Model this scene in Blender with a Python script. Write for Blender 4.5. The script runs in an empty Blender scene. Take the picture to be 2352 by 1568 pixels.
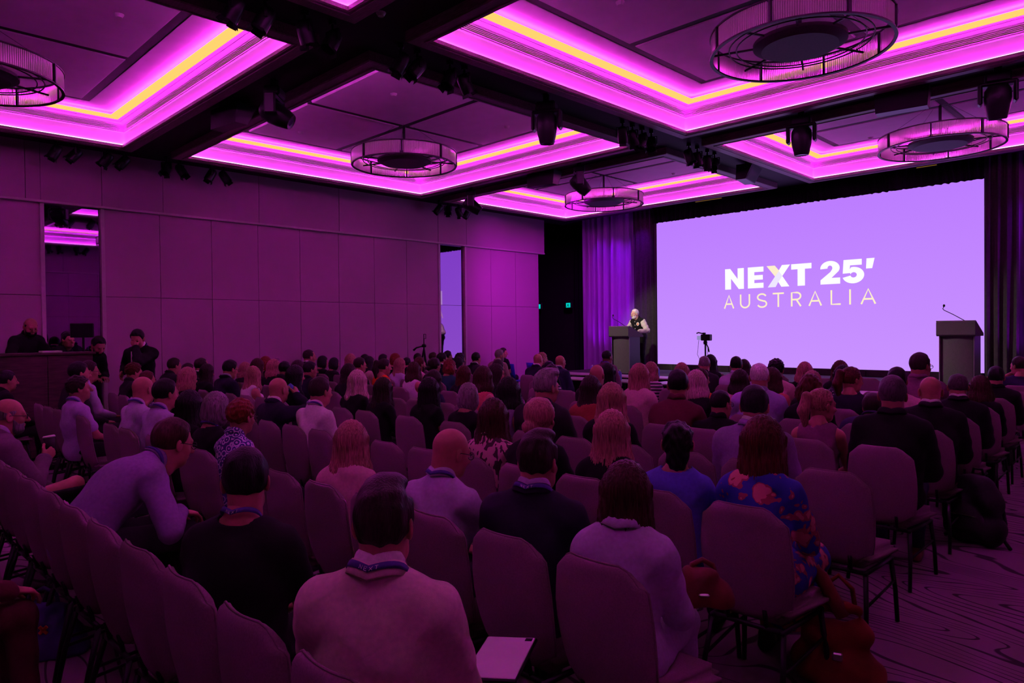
import bpy, bmesh, math, random
import numpy as np
from mathutils import Vector, Matrix, Euler
D = bpy.data
SC = bpy.context.scene
COL = SC.collection
rnd = random.Random(7)

# ------------------------------------------------------------------ camera, world, exposure
cam_d = D.cameras.new('camera'); cam = D.objects.new('camera', cam_d); COL.objects.link(cam)
cam_d.sensor_width = 36.0; cam_d.lens = 1610.457 / 2352 * 36.0
cam_d.clip_start = 0.05; cam_d.clip_end = 100
def cam_axes(yaw, pit, rol):
    d = Vector((-math.sin(yaw)*math.cos(pit), math.cos(yaw)*math.cos(pit), math.sin(pit)))
    r0 = Vector((math.cos(yaw), math.sin(yaw), 0)); u0 = r0.cross(d)
    r = math.cos(rol)*r0 + math.sin(rol)*u0; u = -math.sin(rol)*r0 + math.cos(rol)*u0
    return d, r, u
_d, _r, _u = cam_axes(0.782904680, -0.0143717201, -0.0110989460)
cam.matrix_world = Matrix(((_r.x, _u.x, -_d.x, 0), (_r.y, _u.y, -_d.y, 0), (_r.z, _u.z, -_d.z, 1.7), (0, 0, 0, 1)))
SC.camera = cam
SC.view_settings.view_transform = 'Standard'; SC.view_settings.look = 'None'
SC.view_settings.exposure = 0.0; SC.view_settings.gamma = 1.0; SC.view_settings.use_curve_mapping = False
W = D.worlds.new('world'); SC.world = W; W.use_nodes = True
W.node_tree.nodes['Background'].inputs[0].default_value = (0.0, 0.0, 0.0, 1)
SC.cycles.max_bounces = 7; SC.cycles.diffuse_bounces = 3; SC.cycles.glossy_bounces = 3
SC.cycles.transmission_bounces = 4; SC.cycles.transparent_max_bounces = 8
SC.cycles.sample_clamp_indirect = 40.0; SC.cycles.caustics_reflective = False; SC.cycles.caustics_refractive = False

# strengths of the room's own lights
PINK = (1.0, 0.013, 0.97); AMBER = (1.0, 0.60, 0.15)
S_LOW, S_HIGH, S_AMBER = 430.0, 50.0, 1.1
SCREEN_GAIN = 1.0
def spot(name, loc, to, power, color, deg, blend=0.4, radius=0.06):
    l = D.lights.new(name, 'SPOT'); l.energy = power; l.color = color; l.spot_size = math.radians(deg)
    l.spot_blend = blend; l.shadow_soft_size = radius
    o = D.objects.new(name, l); COL.objects.link(o); o.location = loc
    o.rotation_euler = (Vector(to) - Vector(loc)).to_track_quat('-Z', 'Y').to_euler()
    return o
WARMW = (1.0, 0.86, 0.66)
spot('speaker_spot', (-11.35, 10.0, 4.25), (-9.42, 13.4, 1.5), 430, WARMW, 25, 0.5)
spot('stage_wash', (-8.35, 9.95, 4.25), (-2.75, 14.0, 1.5), 800, (1.0, 0.92, 0.74), 28, 0.7)
spot('curtain_wash', (-8.3, 10.1, 4.25), (-9.9, 15.3, 1.7), 480, (1.0, 0.95, 0.75), 24, 0.8)
VIO = (0.30, 0.0, 1.0); MAG = (0.42, 0.0, 1.0)
for i, (x, tx) in enumerate(((-12.35, -11.5), (-11.9, -11.1), (-10.35, -11.0))):
    spot('curtain_uplight', (x, 14.75, 0.75), (tx, 15.30, 2.6), 130, MAG, 60, 0.9, 0.04)
    spot('curtain_downlight', (x + .3, 14.80, 4.66), (tx + .1, 15.32, 3.0), 110, VIO, 62, 1.0, 0.04)
spot('curtain_uplight', (-1.7, 14.85, 0.75), (-2.40, 15.30, 2.0), 130, MAG, 60, 0.9, 0.04)
spot('curtain_uplight', (-0.8, 14.75, 0.75), (-1.5, 15.28, 2.4), 120, MAG, 60, 0.9, 0.04)
spot('curtain_downlight', (-1.6, 14.80, 4.66), (-2.35, 15.3, 3.0), 110, VIO, 60, 1.0, 0.04)
spot('added_wall_fill', (-9.4, 11.6, 4.55), (-13.2, 14.1, 2.7), 900, (0.74, 0.0, 1.0), 75, 1.0, 0.15)  # fill added to brighten the left wall by the stage; no fixture there

# ------------------------------------------------------------------ materials
MATS = {}
def mat(name, color, rough=0.6, metal=0.0, var=0.12, vscale=8.0, bump=0.0, bscale=300.0, stretch=(1, 1, 1), emit=None, estr=0.0, spec=0.35, trans=0.0, ior=1.45, alpha=1.0, sheen=0.0):
    if name in MATS: return MATS[name]
    m = D.materials.new(name); m.use_nodes = True; MATS[name] = m
    nt = m.node_tree; b = nt.nodes['Principled BSDF']
    b.inputs['Roughness'].default_value = rough; b.inputs['Metallic'].default_value = metal
    b.inputs['Specular IOR Level'].default_value = spec
    if sheen: b.inputs['Sheen Weight'].default_value = sheen
    if trans: b.inputs['Transmission Weight'].default_value = trans; b.inputs['IOR'].default_value = ior
    col = (*color, 1)
    tc = nt.nodes.new('ShaderNodeTexCoord'); mp = nt.nodes.new('ShaderNodeMapping'); mp.inputs['Scale'].default_value = stretch
    nt.links.new(tc.outputs['Object'], mp.inputs['Vector'])
    if var > 0:
        n = nt.nodes.new('ShaderNodeTexNoise'); n.inputs['Scale'].default_value = vscale; n.inputs['Detail'].default_value = 4
        nt.links.new(mp.outputs['Vector'], n.inputs['Vector'])
        cr = nt.nodes.new('ShaderNodeValToRGB')
        cr.color_ramp.elements[0].position = 0.3; cr.color_ramp.elements[1].position = 0.7
        cr.color_ramp.elements[0].color = (*[max(0, c*(1-var)) for c in color], 1)
        cr.color_ramp.elements[1].color = (*[min(1, c*(1+var)) for c in color], 1)
        nt.links.new(n.outputs['Fac'], cr.inputs['Fac']); nt.links.new(cr.outputs['Color'], b.inputs['Base Color'])
    else:
        b.inputs['Base Color'].default_value = col
    if bump > 0:
        n2 = nt.nodes.new('ShaderNodeTexNoise'); n2.inputs['Scale'].default_value = bscale; n2.inputs['Detail'].default_value = 2
        nt.links.new(mp.outputs['Vector'], n2.inputs['Vector'])
        bp = nt.nodes.new('ShaderNodeBump'); bp.inputs['Strength'].default_value = bump; bp.inputs['Distance'].default_value = 0.01
        nt.links.new(n2.outputs['Fac'], bp.inputs['Height']); nt.links.new(bp.outputs['Normal'], b.inputs['Normal'])
    if emit:
        b.inputs['Emission Color'].default_value = (*emit, 1); b.inputs['Emission Strength'].default_value = estr
    return m
def emat(name, color, strength):
    if name in MATS: return MATS[name]
    m = D.materials.new(name); m.use_nodes = True; MATS[name] = m
    nt = m.node_tree; nt.nodes.clear()
    e = nt.nodes.new('ShaderNodeEmission'); e.inputs[0].default_value = (*color, 1); e.inputs[1].default_value = strength
    o = nt.nodes.new('ShaderNodeOutputMaterial'); nt.links.new(e.outputs[0], o.inputs[0])
    return m

# ------------------------------------------------------------------ mesh helpers
class MB:
    """collects verts / faces of one mesh"""
    def __init__(s): s.v = []; s.f = []; s.mi = []
    def add(s, v, f, mi=0):
        o = len(s.v); s.v += [tuple(p) for p in v]; s.f += [tuple(i + o for i in q) for q in f]; s.mi += [mi]*len(f); return s
    def box(s, lo, hi, mi=0):
        x0, y0, z0 = lo; x1, y1, z1 = hi
        v = [(x0,y0,z0),(x1,y0,z0),(x1,y1,z0),(x0,y1,z0),(x0,y0,z1),(x1,y0,z1),(x1,y1,z1),(x0,y1,z1)]
        return s.add(v, [(0,3,2,1),(4,5,6,7),(0,1,5,4),(1,2,6,5),(2,3,7,6),(3,0,4,7)], mi)
    def bbox(s, lo, hi, b=0.005, mi=0):
        """box with chamfered edges"""
        bm = bmesh.new(); bmesh.ops.create_cube(bm, size=1)
        c = [(a+d)/2 for a, d in zip(lo, hi)]; e = [abs(d-a) for a, d in zip(lo, hi)]
        for p in bm.verts: p.co = Vector((c[0]+p.co.x*e[0], c[1]+p.co.y*e[1], c[2]+p.co.z*e[2]))
        b = min(b, min(e)*0.45)
        bmesh.ops.bevel(bm, geom=bm.edges[:], offset=b, segments=1, affect='EDGES')
        return s.bm(bm, mi)
    def bm(s, bm, mi=0):
        bm.verts.index_update()
        s.add([p.co[:] for p in bm.verts], [[q.index for q in f.verts] for f in bm.faces], mi); bm.free(); return s
    def tube(s, pts, r, n=8, mi=0, caps=True, closed=False):
        pts = [Vector(p) for p in pts]; m = len(pts); rs = r if isinstance(r, (list, tuple)) else [r]*m
        base = []; up = None
        for i, p in enumerate(pts):
            if closed: t = pts[(i+1) % m] - pts[i-1]
            else: t = (pts[min(i+1, m-1)] - pts[max(i-1, 0)])
            t.normalize()
            if up is None: up = Vector((0, 0, 1)) if abs(t.z) < 0.9 else Vector((1, 0, 0))
            a = t.cross(up).normalized(); b = a.cross(t).normalized(); up = b
            for k in range(n):
                q = 2*math.pi*k/n; base.append(p + a*(rs[i]*math.cos(q)) + b*(rs[i]*math.sin(q)))
        f = []
        for i in range(m if closed else m-1):
            j = (i+1) % m
            for k in range(n): f.append((i*n+k, j*n+k, j*n+(k+1) % n, i*n+(k+1) % n))
        if caps and not closed:
            f.append(tuple(range(n))); f.append(tuple(range((m-1)*n, m*n))[::-1])
        return s.add(base, f, mi)
    def lathe(s, prof, n=24, c=(0, 0, 0), mi=0, a0=0.0, a1=2*math.pi):
        full = abs(a1-a0-2*math.pi) < 1e-6; nn = n if full else n+1; v = []; f = []
        for (r, z) in prof:
            for k in range(nn):
                q = a0 + (a1-a0)*k/n; v.append((c[0]+r*math.cos(q), c[1]+r*math.sin(q), c[2]+z))
        for i in range(len(prof)-1):
            for k in range(n):
                k2 = (k+1) % nn if full else k+1
                f.append((i*nn+k, i*nn+k2, (i+1)*nn+k2, (i+1)*nn+k))
        return s.add(v, f, mi)
    def xf(s, M, start=0):
        s.v[start:] = [tuple(M @ Vector(p)) for p in s.v[start:]]; return s
    def mesh(s, name, mats=(), smooth=False):
        me = D.meshes.new(name); me.from_pydata(s.v, [], s.f)
        for m in (mats if isinstance(mats, (list, tuple)) else [mats]): me.materials.append(m)
        if any(s.mi): me.polygons.foreach_set('material_index', s.mi)
        bm = bmesh.new(); bm.from_mesh(me); bmesh.ops.recalc_face_normals(bm, faces=bm.faces); bm.to_mesh(me); bm.free()
        if smooth: me.shade_smooth()
        else: me.shade_flat()
        return me
def link(name, me, parent=None, loc=None, rot=None, kind=None, label=None, cat=None, group=None):
    o = D.objects.new(name, me); COL.objects.link(o)
    if parent is not None: o.parent = parent
    if loc is not None: o.location = loc
    if rot is not None: o.rotation_euler = rot
    if kind: o['kind'] = kind
    if label: o['label'] = label
    if cat: o['category'] = cat
    if group: o['group'] = group
    return o
def thing(name, label, cat, loc=(0, 0, 0), rz=0.0, group=None):
    return link(name, None, None, loc, (0, 0, rz), None, label, cat, group)
def part(name, mb, m, parent, smooth=False, **k):
    return link(name, mb.mesh(name, m, smooth), parent, **k)
def smooth_by_angle(me, deg=40):
    me.shade_smooth()
    try: me.set_sharp_from_angle(angle=math.radians(deg))
    except Exception: pass
def copy_tree(src, loc=None, rz=None, label=None, parent=None):
    c = src.copy(); COL.objects.link(c)
    if parent is not None: c.parent = parent
    if loc is not None: c.location = loc
    if rz is not None: c.rotation_euler = (0, 0, rz)
    if label: c['label'] = label
    for ch in src.children: copy_tree(ch, parent=c)
    return c
# ------------------------------------------------------------------ room shell
XL, XR, YB, YF, ZB = -13.2, 0.85, -4.0, 15.75, 4.78
FABRIC = mat('wall_fabric', (.42, .24, .36), .9, var=.10, vscale=160, bump=.3, bscale=700, spec=.15)
TRIM = mat('painted_trim', (.46, .36, .40), .5, var=.05, vscale=20)
BLACK = mat('black_paint', (.012, .010, .012), .7, var=.2, vscale=6)
BRONZE = mat('dark_bronze_wood', (.24, .13, .18), .45, var=.3, vscale=9, stretch=(1, 8, 8), bump=.06, bscale=60)
PAINT = mat('ceiling_paint', (.60, .38, .58), .85, var=.04, vscale=5)
METAL = mat('black_metal', (.020, .018, .022), .42, metal=.6, var=.15, vscale=30)
PLAST = mat('black_plastic', (.012, .012, .014), .35, var=0)
VELVET = mat('black_velvet', (.010, .009, .011), .95, var=.25, vscale=10, stretch=(1, 1, .1), spec=.05)
MIRROR = mat('tinted_mirror', (.42, .22, .56), .02, metal=1.0, var=0)
CHROME = mat('satin_metal', (.45, .44, .46), .3, metal=.9, var=.05)
# carpet: pale pile with dark wood-grain contour lines
def carpet():
    m = D.materials.new('grain_carpet'); m.use_nodes = True; nt = m.node_tree; b = nt.nodes['Principled BSDF']; N = nt.nodes.new; L = nt.links.new
    tc = N('ShaderNodeTexCoord'); mp = N('ShaderNodeMapping'); mp.inputs['Scale'].default_value = (.42, 1.5, 1); mp.inputs['Rotation'].default_value = (0, 0, -.25); L(tc.outputs['Object'], mp.inputs[0])
    n = N('ShaderNodeTexNoise'); n.inputs['Scale'].default_value = .85; n.inputs['Detail'].default_value = 1.6; n.inputs['Roughness'].default_value = .35; n.inputs['Distortion'].default_value = .5; L(mp.outputs[0], n.inputs['Vector'])
    a = N('ShaderNodeMath'); a.operation = 'MULTIPLY'; a.inputs[1].default_value = 30; L(n.outputs['Fac'], a.inputs[0])
    f = N('ShaderNodeMath'); f.operation = 'PINGPONG'; f.inputs[1].default_value = .5; L(a.outputs[0], f.inputs[0])
    n2 = N('ShaderNodeTexNoise'); n2.inputs['Scale'].default_value = 3.2; L(mp.outputs[0], n2.inputs['Vector'])
    s = N('ShaderNodeMath'); s.operation = 'MULTIPLY_ADD'; s.inputs[1].default_value = .26; s.inputs[2].default_value = -.075; L(n2.outputs['Fac'], s.inputs[0])
    c = N('ShaderNodeMath'); c.operation = 'SUBTRACT'; L(f.outputs[0], c.inputs[0]); L(s.outputs[0], c.inputs[1])
    cr = N('ShaderNodeValToRGB'); cr.color_ramp.elements[0].position = .0; cr.color_ramp.elements[1].position = .04
    cr.color_ramp.elements[0].color = (.05, .035, .05, 1); cr.color_ramp.elements[1].color = (.23, .15, .21, 1); L(c.outputs[0], cr.inputs[0]); L(cr.outputs[0], b.inputs['Base Color'])
    n3 = N('ShaderNodeTexNoise'); n3.inputs['Scale'].default_value = 420; L(tc.outputs['Object'], n3.inputs['Vector']); bp = N('ShaderNodeBump'); bp.inputs['Strength'].default_value = .5; bp.inputs['Distance'].default_value = .006
    L(n3.outputs['Fac'], bp.inputs['Height']); L(bp.outputs[0], b.inputs['Normal']); b.inputs['Roughness'].default_value = .95; b.inputs['Specular IOR Level'].default_value = .1
    return m
def struct(name, mb, m, parent=None, smooth=False): return link(name, mb.mesh(name, m, smooth), parent, kind='structure')
floor = struct('floor', MB().box((XL-4, YB-.2, -.12), (XR+.2, 17.2, 0)), carpet())
# side walls: fabric panels, each its own piece, with a projecting band above
def side_wall(name, x, sg, ys, yend, upper, mirrors):
    """x: face of the wall; sg: +1 when the room lies on the +x side"""
    def b(lo, hi, d0, d1): return (min(x+sg*d0, x+sg*d1), lo[0], lo[1]), (max(x+sg*d0, x+sg*d1), hi[0], hi[1])
    root = struct(name, MB().box(*b((YB, 0), (yend, 5.3), -.20, -.06)), mat('wall_backing', (.03, .02, .03), .9, var=.1))
    def panel(y0, y1, z0, z1, d=0.0):
        p = MB(); lo, hi = b((y0+.003, z0+.003), (y1-.003, z1-.003), -.06, d); p.bbox(lo, hi, .005); part('panel', p, FABRIC, root)
    for y0, y1 in zip(ys[:-1], ys[1:]):
        if any(abs(y0-m[0]) < .09 for m in mirrors): continue
        panel(y0, y1, .12, 2.36); panel(y0, y1, 2.36, 3.84)
    for y0, y1 in zip(upper[:-1], upper[1:]): panel(y0, y1, 3.86, 5.0, .05)
    t = MB(); t.bbox(*b((YB, 3.83), (upper[-1], 3.87), -.06, .07), .006); part('band_trim', t, TRIM, root)
    t = MB(); t.bbox(*b((YB, 0), (yend, .12), -.06, .012), .005); link('baseboard_left' if sg > 0 else 'baseboard_right', t.mesh('baseboard', BRONZE), None, kind='structure')
    for m0, m1 in mirrors:
        for y in (m0-.03, m1+.03):
            t = MB(); t.bbox(*b((y-.03, .12), (y+.03, 3.83), -.06, .03), .006); part('upright_trim', t, TRIM, root)
        e = MB(); e.box(*b((m0, .12), (m1, 3.83), -.058, -.045)); o = link('wall_mirror', e.mesh('wall_mirror', MIRROR))
        j = MB(); j.box(*b((m0, 2.355), (m1, 2.363), -.045, -.043)); part('glass_joint', j, BLACK, o)
        o['label'] = ('tall dark mirror strip in the left wall behind the control desk' if m0 < 5 else 'tall mirror strip near the stage reflecting the violet screen') if sg > 0 else 'mirror strip on the right wall'; o['category'] = 'mirror'
LY = [-3.63, -2.73, -1.83, -.93, -.03, .87, 1.77, 2.67, 3.53, 4.44, 5.35, 6.25, 7.14, 8.04, 8.94, 9.83, 10.77, 11.62, 12.52, 13.43, 14.34]
side_wall('wall_left', XL, 1, LY, 14.34, [-3.6, -.9, .87, 2.45, 2.65, 3.52, 4.49, 6.26, 8.04, 10.74, 11.65, 14.54], [(2.70, 3.50), (10.82, 11.60)])
side_wall('wall_right', XR, -1, LY+[15.3], 15.6, [-3.6, -.9, .87, 2.6, 4.4, 6.1, 7.9, 9.7, 11.6, 13.4, 15.3], [])
struct('wall_back', MB().box((XL-.2, YB-.2, 0), (XR+.2, YB, 5.3)), FABRIC)
struct('wall_front', MB().box((-11.9, YF, 0), (XR+.2, YF+.15, 5.3)), BLACK)
w = MB(); w.box((-18.2, 17.0, 0), (-11.9, 17.15, 5.3)); w.box((-11.9, YF, 0), (-11.8, 17.0, 5.3)); w.box((-18.3, 14.1, 0), (-18.2, 17.1, 5.3)); w.box((-18.2, 14.1, 0), (-13.3, 14.2, 5.3)); w.box((-18.2, 14.1, 5.2), (-11.8, 17.1, 5.3)); w.box((-18.2, 14.1, -.1), (-11.8, 17.1, -.001))
struct('wall_recess', w, BLACK)

# ------------------------------------------------------------------ ceiling: black beams, lit coffers
COLS = [(-12.2, -6.7), (-5.64, -.15)]; ROWS = [(-1.0, 3.57), (4.57, 9.48), (10.47, 14.36)]
FR = .20                                    # frame width
cm = MB(); xs = [XL-.2]+[q for a, b in COLS for q in (a-FR, b+FR)]+[XR+.2]; ys = [YB-.2]+[q for a, b in ROWS for q in (a-FR, b+FR)]+[YF+.2]
for i in range(0, len(ys)-1, 2): cm.box((xs[0], ys[i], ZB), (xs[-1], ys[i+1], 5.3))
for j in range(1, len(ys)-2, 2):
    for i in range(0, len(xs)-1, 2): cm.box((xs[i], ys[j], ZB), (xs[i+1], ys[j+1], 5.3))
ceiling = struct('ceiling', cm, BLACK)
def ring(rect, prof, mb=None, closed=False):
    """sweeps a profile of (inward offset, z) round a rectangle"""
    mb = mb or MB(); (x0, x1), (y0, y1) = rect; v = []; n = len(prof)
    for s, z in prof: v += [(x0+s, y0+s, z), (x1-s, y0+s, z), (x1-s, y1-s, z), (x0+s, y1-s, z)]
    f = []
    for i in range(n if closed else n-1):
        j = (i+1) % n
        for k in range(4): f.append((i*4+k, i*4+(k+1) % 4, j*4+(k+1) % 4, j*4+k))
    return mb.add(v, f)
LED_LOW = emat('led_pink_low', PINK, S_LOW); LED_HI = emat('led_pink_high', PINK, S_HIGH); LED_LENS = emat('led_lens_white', (1, .85, 1), 1.9); LED_AMB2 = emat('led_amber_hidden', AMBER, 6.0); LED_AMB = emat('led_amber', AMBER, S_AMBER)
FASC = mat('cove_paint', (.72, .64, .70), .8, var=.03, vscale=4)
for ci, cx in enumerate(COLS):
    for ri, ry in enumerate(ROWS):
        cof = thing('coffer', None, None); cof.parent = ceiling; R = (cx, ry)
        part('frame', ring(R, [(-FR, 4.80), (-FR, 4.675), (-FR+.015, 4.665), (-.015, 4.665), (0, 4.675), (0, 4.715), (-.010, 4.715), (-.014, 4.69), (-.060, 4.69), (-.060, 4.80)]), BRONZE, cof)
        part('frame_bead', ring(R, [(-.065, 4.666), (-.06, 4.656), (-.05, 4.656), (-.045, 4.666)]), BRONZE, cof)
        part('led_strip', ring(R, [(-.044, 4.716), (-.034, 4.716)]), LED_LOW, cof)
        part('led_lens', ring(R, [(-.033, 4.705), (-.033, 4.731)]), LED_LENS, cof)
        part('fascia', ring(R, [(-.045, 4.69), (-.045, 4.915), (-.037, 4.925), (-.037, 4.935)]), FASC, cof)
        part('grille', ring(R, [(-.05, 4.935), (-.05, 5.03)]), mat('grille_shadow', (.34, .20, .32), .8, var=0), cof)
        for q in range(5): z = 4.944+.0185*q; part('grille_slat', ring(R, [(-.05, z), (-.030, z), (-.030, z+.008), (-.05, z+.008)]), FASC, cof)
        part('cornice', ring(R, [(-.05, 5.03), (-.035, 5.03), (-.03, 5.045), (.035, 5.062), (.035, 5.072), (.085, 5.078)]), FASC, cof)
        part('amber_diffuser', ring(R, [(.085, 5.078), (.205, 5.094), (.212, 5.106)]), LED_AMB, cof)
        part('cove_lip', ring(R, [(.212, 5.106), (.205, 5.106), (.20, 5.10), (.09, 5.10), (.09, 5.16)]), FASC, cof)
        part('led_strip', ring(R, [(.14, 5.101), (.14, 5.108), (.175, 5.108), (.175, 5.101)], closed=True), LED_HI, cof)
        part('led_strip', ring(R, [(.188, 5.101), (.188, 5.107), (.200, 5.107), (.200, 5.101)], closed=True), LED_AMB2, cof)
        part('cove_ceiling', ring(R, [(.09, 5.16), (.56, 5.15), (.575, 5.125), (.60, 5.125), (.60, 5.26)]), PAINT, cof)
        part('slot', ring(R, [(.60, 5.132), (.74, 5.132)]), BLACK, cof)
        x0, x1, y0, y1 = cx[0]+.73, cx[1]-.73, ry[0]+.73, ry[1]-.73; mx, my = (x0+x1)/2, (y0+y1)/2; g = .055
        b_ = MB(); b_.box((x0, y0, 5.235), (x1, y1, 5.25)); part('track_recess', b_, BLACK, cof)
        for lo, hi in (((x0, my-g+.002, 5.112), (x1, my+g-.002, 5.23)), ((mx-g+.002, y0, 5.112), (mx+g-.002, my-g, 5.23)), ((mx-g+.002, my+g, 5.112), (mx+g-.002, y1, 5.23))): q_ = MB(); q_.bbox(lo, hi, .003); part('track', q_, BLACK, cof)
        for xa, xb in ((x0, mx-g), (mx+g, x1)):
            for ya, yb in ((y0, my-g), (my+g, y1)):
                p = MB(); p.bbox((xa, ya, 5.10), (xb, yb, 5.235), .012); part('ceiling_panel', p, PAINT, cof)
# ring chandeliers
GLASSM = mat('glass_rod', (1.0, .93, .90), .12, var=0, trans=.6, ior=1.45, spec=.5)
def chandelier(cx, cy, label):
    t = thing('chandelier', label, 'chandelier', (cx, cy, 4.56), 0, 'ring chandeliers in the ceiling coffers')
    if 'chand' not in MATS:
        Q = {}; MATS['chand'] = Q; r = .86; hh = .105
        for nm, z in (('top_ring', hh), ('bottom_ring', -hh)):
            m = MB(); m.lathe([(r-.030, z-.008), (r+.002, z-.008), (r+.002, z+.008), (r-.030, z+.008), (r-.030, z-.008)], 72); Q[nm] = m.mesh(nm, METAL)
        m = MB(); m.bbox((r-.032, -.011, -hh), (r+.010, .011, hh), .003); Q['divider'] = m.mesh('divider', METAL)
        m = MB(); n = 30
        for k in range(n):
            a = math.pi/4*(.04+.92*(k+.5)/n); c, s = math.cos(a), math.sin(a); v = []
            for z in (-hh+.008, hh-.008):
                for q in range(6): ph = q*math.pi/3; v.append(((r-.016)*c+0.0098*math.cos(ph), (r-.016)*s+0.0098*math.sin(ph), z))
            m.add(v, [(q, (q+1) % 6, 6+(q+1) % 6, 6+q) for q in range(6)]+[tuple(range(5, -1, -1)), tuple(range(6, 12))])
        Q['glass_rods'] = m.mesh('glass_rods', GLASSM)
        m = MB(); m.lathe([(0, -.075), (.36, -.075), (.44, -.035), (.44, .0), (.30, .03), (0, .04)], 48); Q['disc'] = m.mesh('disc', mat('disc_cover', (.10, .08, .10), .6, var=.1, vscale=40, bump=.2)); smooth_by_angle(Q['disc'], 25)
        m = MB(); m.bbox((.40, -.010, -.02), (r-.03, .010, .0), .003); Q['spoke'] = m.mesh('spoke', METAL)
        for i, rr in enumerate((.60, .67)):
            m = MB(); m.tube([(rr*math.cos(q), rr*math.sin(q), -.03) for q in [2*math.pi*k/48 for k in range(48)]], .007, 6, closed=True); Q['inner_ring%d' % i] = m.mesh('inner_ring', METAL)
        m = MB(); m.tube([(0, 0, .03), (0, 0, .655)], .022, 10); m.lathe([(0, .60), (.05, .60), (.05, .655), (0, .655)], 16); Q['stem'] = m.mesh('stem', METAL)
        m = MB(); m.tube([(.80, 0, hh), (.04, 0, .62)], .0022, 4); Q['cable'] = m.mesh('cable', METAL)
    Q = MATS['chand']
    for nm in ('top_ring', 'bottom_ring', 'disc', 'inner_ring0', 'inner_ring1', 'stem'): link(nm.rstrip('01'), Q[nm], t)
    for k in range(8):
        a = k*math.pi/4+.1
        link('divider', Q['divider'], t, rot=(0, 0, a)); link('spoke', Q['spoke'], t, rot=(0, 0, a+.25)); o = link('glass_rods', Q['glass_rods'], t, rot=(0, 0, a)); o['kind'] = 'stuff'
        if k % 2: link('cable', Q['cable'], t, rot=(0, 0, a))
for i, (c, lab) in enumerate((((-9.45, 1.285), 'glass rod ring chandelier cut off by the left edge, top left coffer'), ((-9.45, 7.02), 'glass rod ring chandelier in the middle coffer beside the left wall'), ((-9.45, 12.41), 'small looking far ring chandelier hanging just left of the screen'), ((-2.9, 7.02), 'largest and nearest ring chandelier, at the top right of the picture'), ((-2.96, 12.41), 'ring chandelier hanging over the right half of the screen'))): chandelier(*c, lab)
# hanging fixtures on the beams
def fixture_protos():
    Q = {}
    m = MB(); m.bbox((-.13, -.10, -.12), (.13, .10, 0), .02); m.bbox((-.04, -.04, 0), (.04, .04, .10), .008); Q['base'] = m.mesh('base', METAL)
    m = MB()
    for sx in (-1, 1): m.bbox((sx*.175-.024, -.07, -.36), (sx*.175+.024, .07, -.10), .02)
    m.bbox((-.19, -.07, -.15), (.19, .07, -.10), .02); Q['yoke'] = m.mesh('yoke', PLAST)
    m = MB(); m.lathe([(0, .16), (.10, .155), (.135, .10), (.14, .0), (.128, -.10), (.10, -.22), (.092, -.235), (.085, -.23), (0, -.22)], 12); Q['head'] = m.mesh('head', PLAST); smooth_by_angle(Q['head'], 35)
    m = MB(); m.lathe([(0, -.226), (.082, -.226), (.082, -.222), (0, -.222)], 16); Q['lens'] = m.mesh('lens', mat('lens_glass', (.05, .05, .08), .08, var=0, spec=.6))
    m = MB(); m.bbox((-.03, -.03, 0), (.03, .03, .05), .006); m.tube([(0, 0, 0), (0, 0, -.06)], .014, 8); Q['clamp'] = m.mesh('clamp', METAL)
    m = MB()
    for sx in (-1, 1): m.bbox((sx*.085-.006, -.016, -.17), (sx*.085+.006, .016, -.05), .003)
    m.bbox((-.09, -.016, -.062), (.09, .016, -.05), .003); Q['bracket'] = m.mesh('bracket', METAL)
    m = MB(); m.lathe([(0, .10), (.05, .10), (.072, .07), (.076, -.02), (.076, -.12), (.070, -.12), (.068, -.03), (0, -.03)], 14); Q['can'] = m.mesh('can', PLAST); smooth_by_angle(Q['can'], 35)
    m = MB()
    for k in range(4):
        a = k*math.pi/2; c, s = math.cos(a), math.sin(a); m.add([(c*.07-s*.05, s*.07+c*.05, -.115), (c*.07+s*.05, s*.07-c*.05, -.115), (c*.088+s*.052, s*.088-c*.052, -.155), (c*.088-s*.052, s*.088+c*.052, -.155)], [(0, 1, 2, 3)])
    Q['barn_door'] = m.mesh('barn_doors', METAL)
    return Q
FX = fixture_protos()
def moving_head(x, y, rz, tilt, label):
    t = thing('moving_head_light', label, 'stage light', (x, y, ZB-.10), rz, 'moving head lights on the beams')
    link('base', FX['base'], t); link('yoke', FX['yoke'], t); h = link('head', FX['head'], t, (0, 0, -.30), (tilt, 0, 0)); link('lens', FX['lens'], h)
def par_can(x, y, rz, tilt, label, z=ZB, group=None):
    t = thing('spotlight', label, 'spotlight', (x, y, z-.05), rz, group); link('clamp', FX['clamp'], t); link('bracket', FX['bracket'], t)
    h = link('can', FX['can'], t, (0, 0, -.15), (tilt, 0, 0)); link('barn_door', FX['barn_door'], h)
moving_head(-8.05, 4.05, -.785, 1.05, 'black moving head light on the beam above the left coffers, tilted right')
moving_head(-6.15, 6.87, .5, .05, 'black moving head light pointing straight down, centre of the ceiling')
moving_head(-8.15, 9.97, -.785, .75, 'black moving head light above the far left chandelier')
moving_head(-11.1, 9.97, -.785, .95, 'black moving head light nearest the left wall, tilted right')
moving_head(-4.1, 9.97, .25, .06, 'black moving head light over the screen, left of its pair')
moving_head(-1.78, 9.97, .25, .18, 'black moving head light at the top right edge of the picture')
ords = ['first', 'second', 'third', 'fourth', 'fifth', 'sixth', 'seventh', 'eighth', 'ninth', 'tenth', 'eleventh', 'twelfth']
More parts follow.
